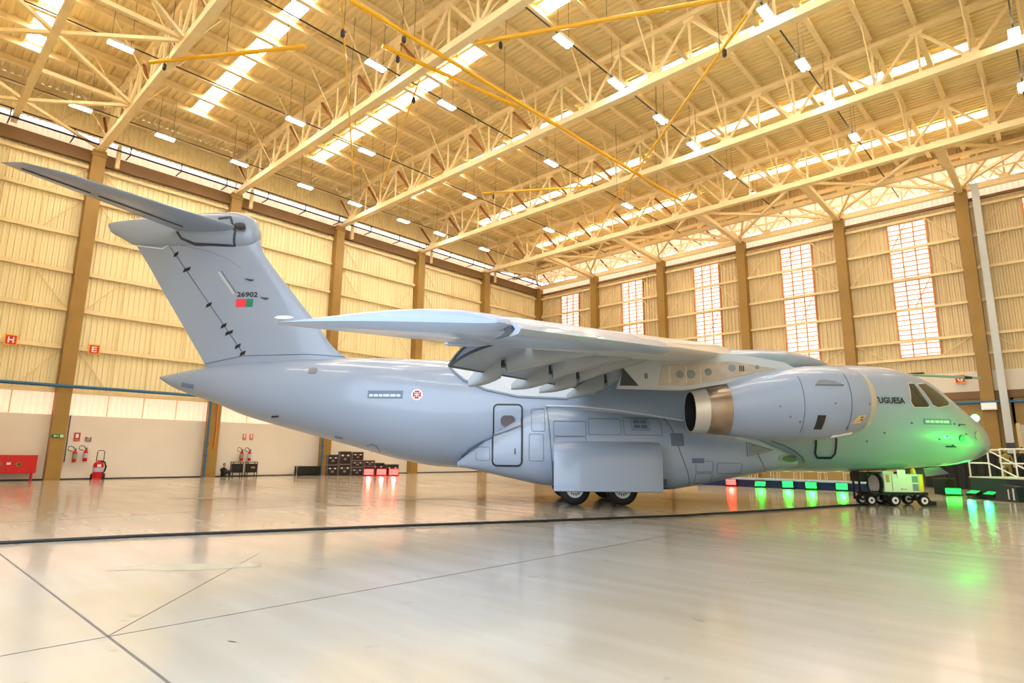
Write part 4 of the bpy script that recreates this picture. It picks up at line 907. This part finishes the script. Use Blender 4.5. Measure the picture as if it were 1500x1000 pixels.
# ------------------------------------------------------------------ platform with rails at right
t=thing('boarding_platform','dark skirted platform with white tube handrails at the right edge','platform',(39.14,-15.6,0),R(-37)); skirt=mat('dark green skirt',(28,62,52),.6)
B('skirt_panel',(0,1.75,0,2.2,0,.9),skirt,t); B('skirt_panel',(1.77,5.2,0,2.2,0,.9),mat('charcoal skirt',(36,42,48),.6),t); B('deck_edge',(0,5.2,-.03,2.2,.9,.95),mat('pale deck edge',(196,206,190),.5),t)
w=white_p; r_=.032
def rl_(p,q,n='handrail'): MB().tube(p,q,r_,8).build(n,w,t,smooth=60)
for x in (.03,.98,1.55,2.2,3.4,4.6): rl_((x,.05,.95),(x,.05,2.15 if x>.5 else 1.6),'rail_post')
rl_((.03,.05,1.55),(.98,.05,1.55)); rl_((.5,.05,2.12),(1.55,.05,2.12)); rl_((1.55,.05,2.15),(4.6,.05,2.15)); rl_((1.55,.05,1.55),(4.6,.05,1.55)); rl_((.98,.05,2.12),(2.5,.05,1.35)); rl_((.98,.05,1.55),(2.2,.05,.98)); rl_((.03,.05,1.6),(.5,.05,2.12))
# black drapes behind the platform
t=thing('black_drape','black draped stage backdrop low behind the nose and rails','drape',(40.2,-7.5,0),R(-30)); dm=MB(); pts=[(x*.12-5.2,.06*math.sin(x*1.3)) for x in range(75)]
dm.loft([[(x,y,0) for x,y in pts],[(x,y,2.0) for x,y in pts]],cap=False,closed=False).loft([[(x,y+.02,2.0) for x,y in pts],[(x,y+.02,0) for x,y in pts]],cap=False,closed=False); dm.build('drape_cloth',black,t); MB().tube((-5.25,0,2.02),(3.8,0,2.02),.03,6).tube((-5.25,.0,0),(-5.25,0,2.02),.03,6).tube((3.8,0,0),(3.8,0,2.02),.03,6).build('drape_frame',dark,t)
# equipment near the nose
t=thing('loudspeaker','dark green upright speaker cabinet on the floor under the nose','speaker',(37.95,-13.4,0),R(40)); B('cabinet',(-.45,.3,-.3,.3,0,.78),mat('deep green cabinet',(14,44,40),.5),t,bevel=.02)
for z in (.3,.58): MB().lathe([(0,-.01),(.16,-.005),(.19,.01)],(0,-.31,z),'y',16).build('speaker_cone',black,t)
B('connector_plate',(.1,.24,-.315,-.3,.12,.24),white_p,t)
t=thing('speaker_wedge','low black monitor wedge leaning against the dark skirt','speaker',(40.62,-17.25,0),R(-37)); MB().prism([(-.5,0),(.5,0),(.42,.62),(-.35,.66)],.4,'y',-.2).build('cabinet',mat('charcoal cabinet',(40,52,50),.5),t,bevel=.02); B('handle',(.3,.36,-.22,-.2,.08,.55),galv,t); B('handle',(.1,.14,-.22,-.2,.1,.5),galv,t)
led(38.3,-14.5,R(40),GRN,'green LED flood light on the floor between speaker and platform','green led',w=.75,h=.3,power=120,strength=6,lightrot=(R(-125),0,R(0)))
led(39.28,-16.08,R(-37),(20,230,110),'tilted green LED panel before the platform, left of two','dim green led',tilt=R(-68),w=.5,h=.34,power=60,strength=1.1,lightrot=(R(-105),0,R(20)))
led(39.92,-16.5,R(-37),(20,230,110),'tilted green LED panel before the platform, right of two','dim green led',tilt=R(-68),w=.5,h=.34,power=60,strength=1.1,lightrot=(R(-105),0,R(20)))
# lamp on tripod
t=thing('lamp_stand','bright green lamp on a tall tripod stand beside the nose','lamp',(39.35,-12.8,0)); MB().tube((0,0,.5),(0,0,3.55),.03,8).build('pole',dark,t)
for a in (90,210,330): MB().tube((0,0,.75),(.55*math.cos(R(a)),.55*math.sin(R(a)),.02),.022,6).build('leg',dark,t)
MB().lathe([(0,.2),(.16,.2),(.2,0),(.2,-.02)],(0,0,3.7),'y',16).build('lamp_housing',black,t,smooth=40); MB().lathe([(0,-.03),(.18,-.02)],(0,0,3.7),'y',16).build('lens',mat('bright green lens',(90,255,140),.3,emit=12),t)
ld=bpy.data.lights.new('lamp_beam','POINT'); ld.energy=160; ld.color=lin(GRN); ld.shadow_soft_size=.2; lo=bpy.data.objects.new('lamp_beam',ld); COL.objects.link(lo); lo.parent=t; lo.location=(0,-.3,3.7)
# wall flood light
t=thing('wall_flood_light','white box flood light on the ochre column behind the nose','flood light',(38.95,-.75,5.05)); B('housing',(-.4,.4,-.15,.15,-.2,.25),white_p,t); B('glass',(-.35,.35,-.17,-.14,-.15,.2),mat('frosted glass',(220,224,220),.3,emit=.25),t); B('bracket',(-.06,.06,.1,.4,-.05,.1),dark,t)
# standing people behind the rails
JS=[(0,0,.95,.15,.11),(0,0,1.2,.14,.1),(0,0,1.42,.17,.09),(0,0,1.5,.055),(0,-.01,1.57,.05),(.1,0,.9,.1),(.11,.01,.5,.065),(.11,.02,.1,.05),(.11,-.12,.05,.045),(-.1,0,.9,.1),(-.11,.01,.5,.065),(-.11,.02,.1,.05),(-.11,-.12,.05,.045),(.2,0,1.4,.06),(.27,0,1.12,.045),(.22,-.18,.95,.035),(-.2,0,1.4,.06),(-.27,0,1.12,.045),(-.22,-.18,.95,.035)]
ES=[(0,1),(1,2),(2,3),(3,4),(0,5),(5,6),(6,7),(7,8),(0,9),(9,10),(10,11),(11,12),(2,13),(13,14),(14,15),(2,16),(16,17),(17,18)]
t=thing('step_block','low black step block behind the boarding platform','step',(40.5,-11.4,0),R(20)); B('block',(-1.0,1.0,-.6,.6,0,.44),black,t); B('block_top',(-1.02,1.02,-.62,.62,.44,.48),dark,t)
p1_=person('person in a tan shirt standing behind the white handrails',(40.23,-11.65,.48),R(20),JS,ES,(0,-.02,1.71),mat('tan shirt',(150,112,72),.8),hairb)
p2_=person('person in black standing just right of the one in tan',(40.85,-11.2,.48),R(30),JS,ES,(0,-.02,1.71),blk,hairb)
for q in (p1_,p2_): hand(q,(.22,-.18,.95),(0,-.7,-.5),skin); hand(q,(-.22,-.18,.95),(0,-.7,-.5),skin)

# two more flood lights of the same show rig, standing right of the platform steps and lighting the nose
led(45.2,-20.6,R(-60),GRN,'green LED flood light standing right of the photograph facing the nose','green led',w=.75,h=.3,power=1100,strength=6,lightrot=(R(-107),0,0),spot=34)
led(44.6,-22.4,R(-74),GRN,'second green LED flood light standing right of the photograph facing the nose','green led',w=.75,h=.3,power=1100,strength=6,lightrot=(R(-107),0,0),spot=34)
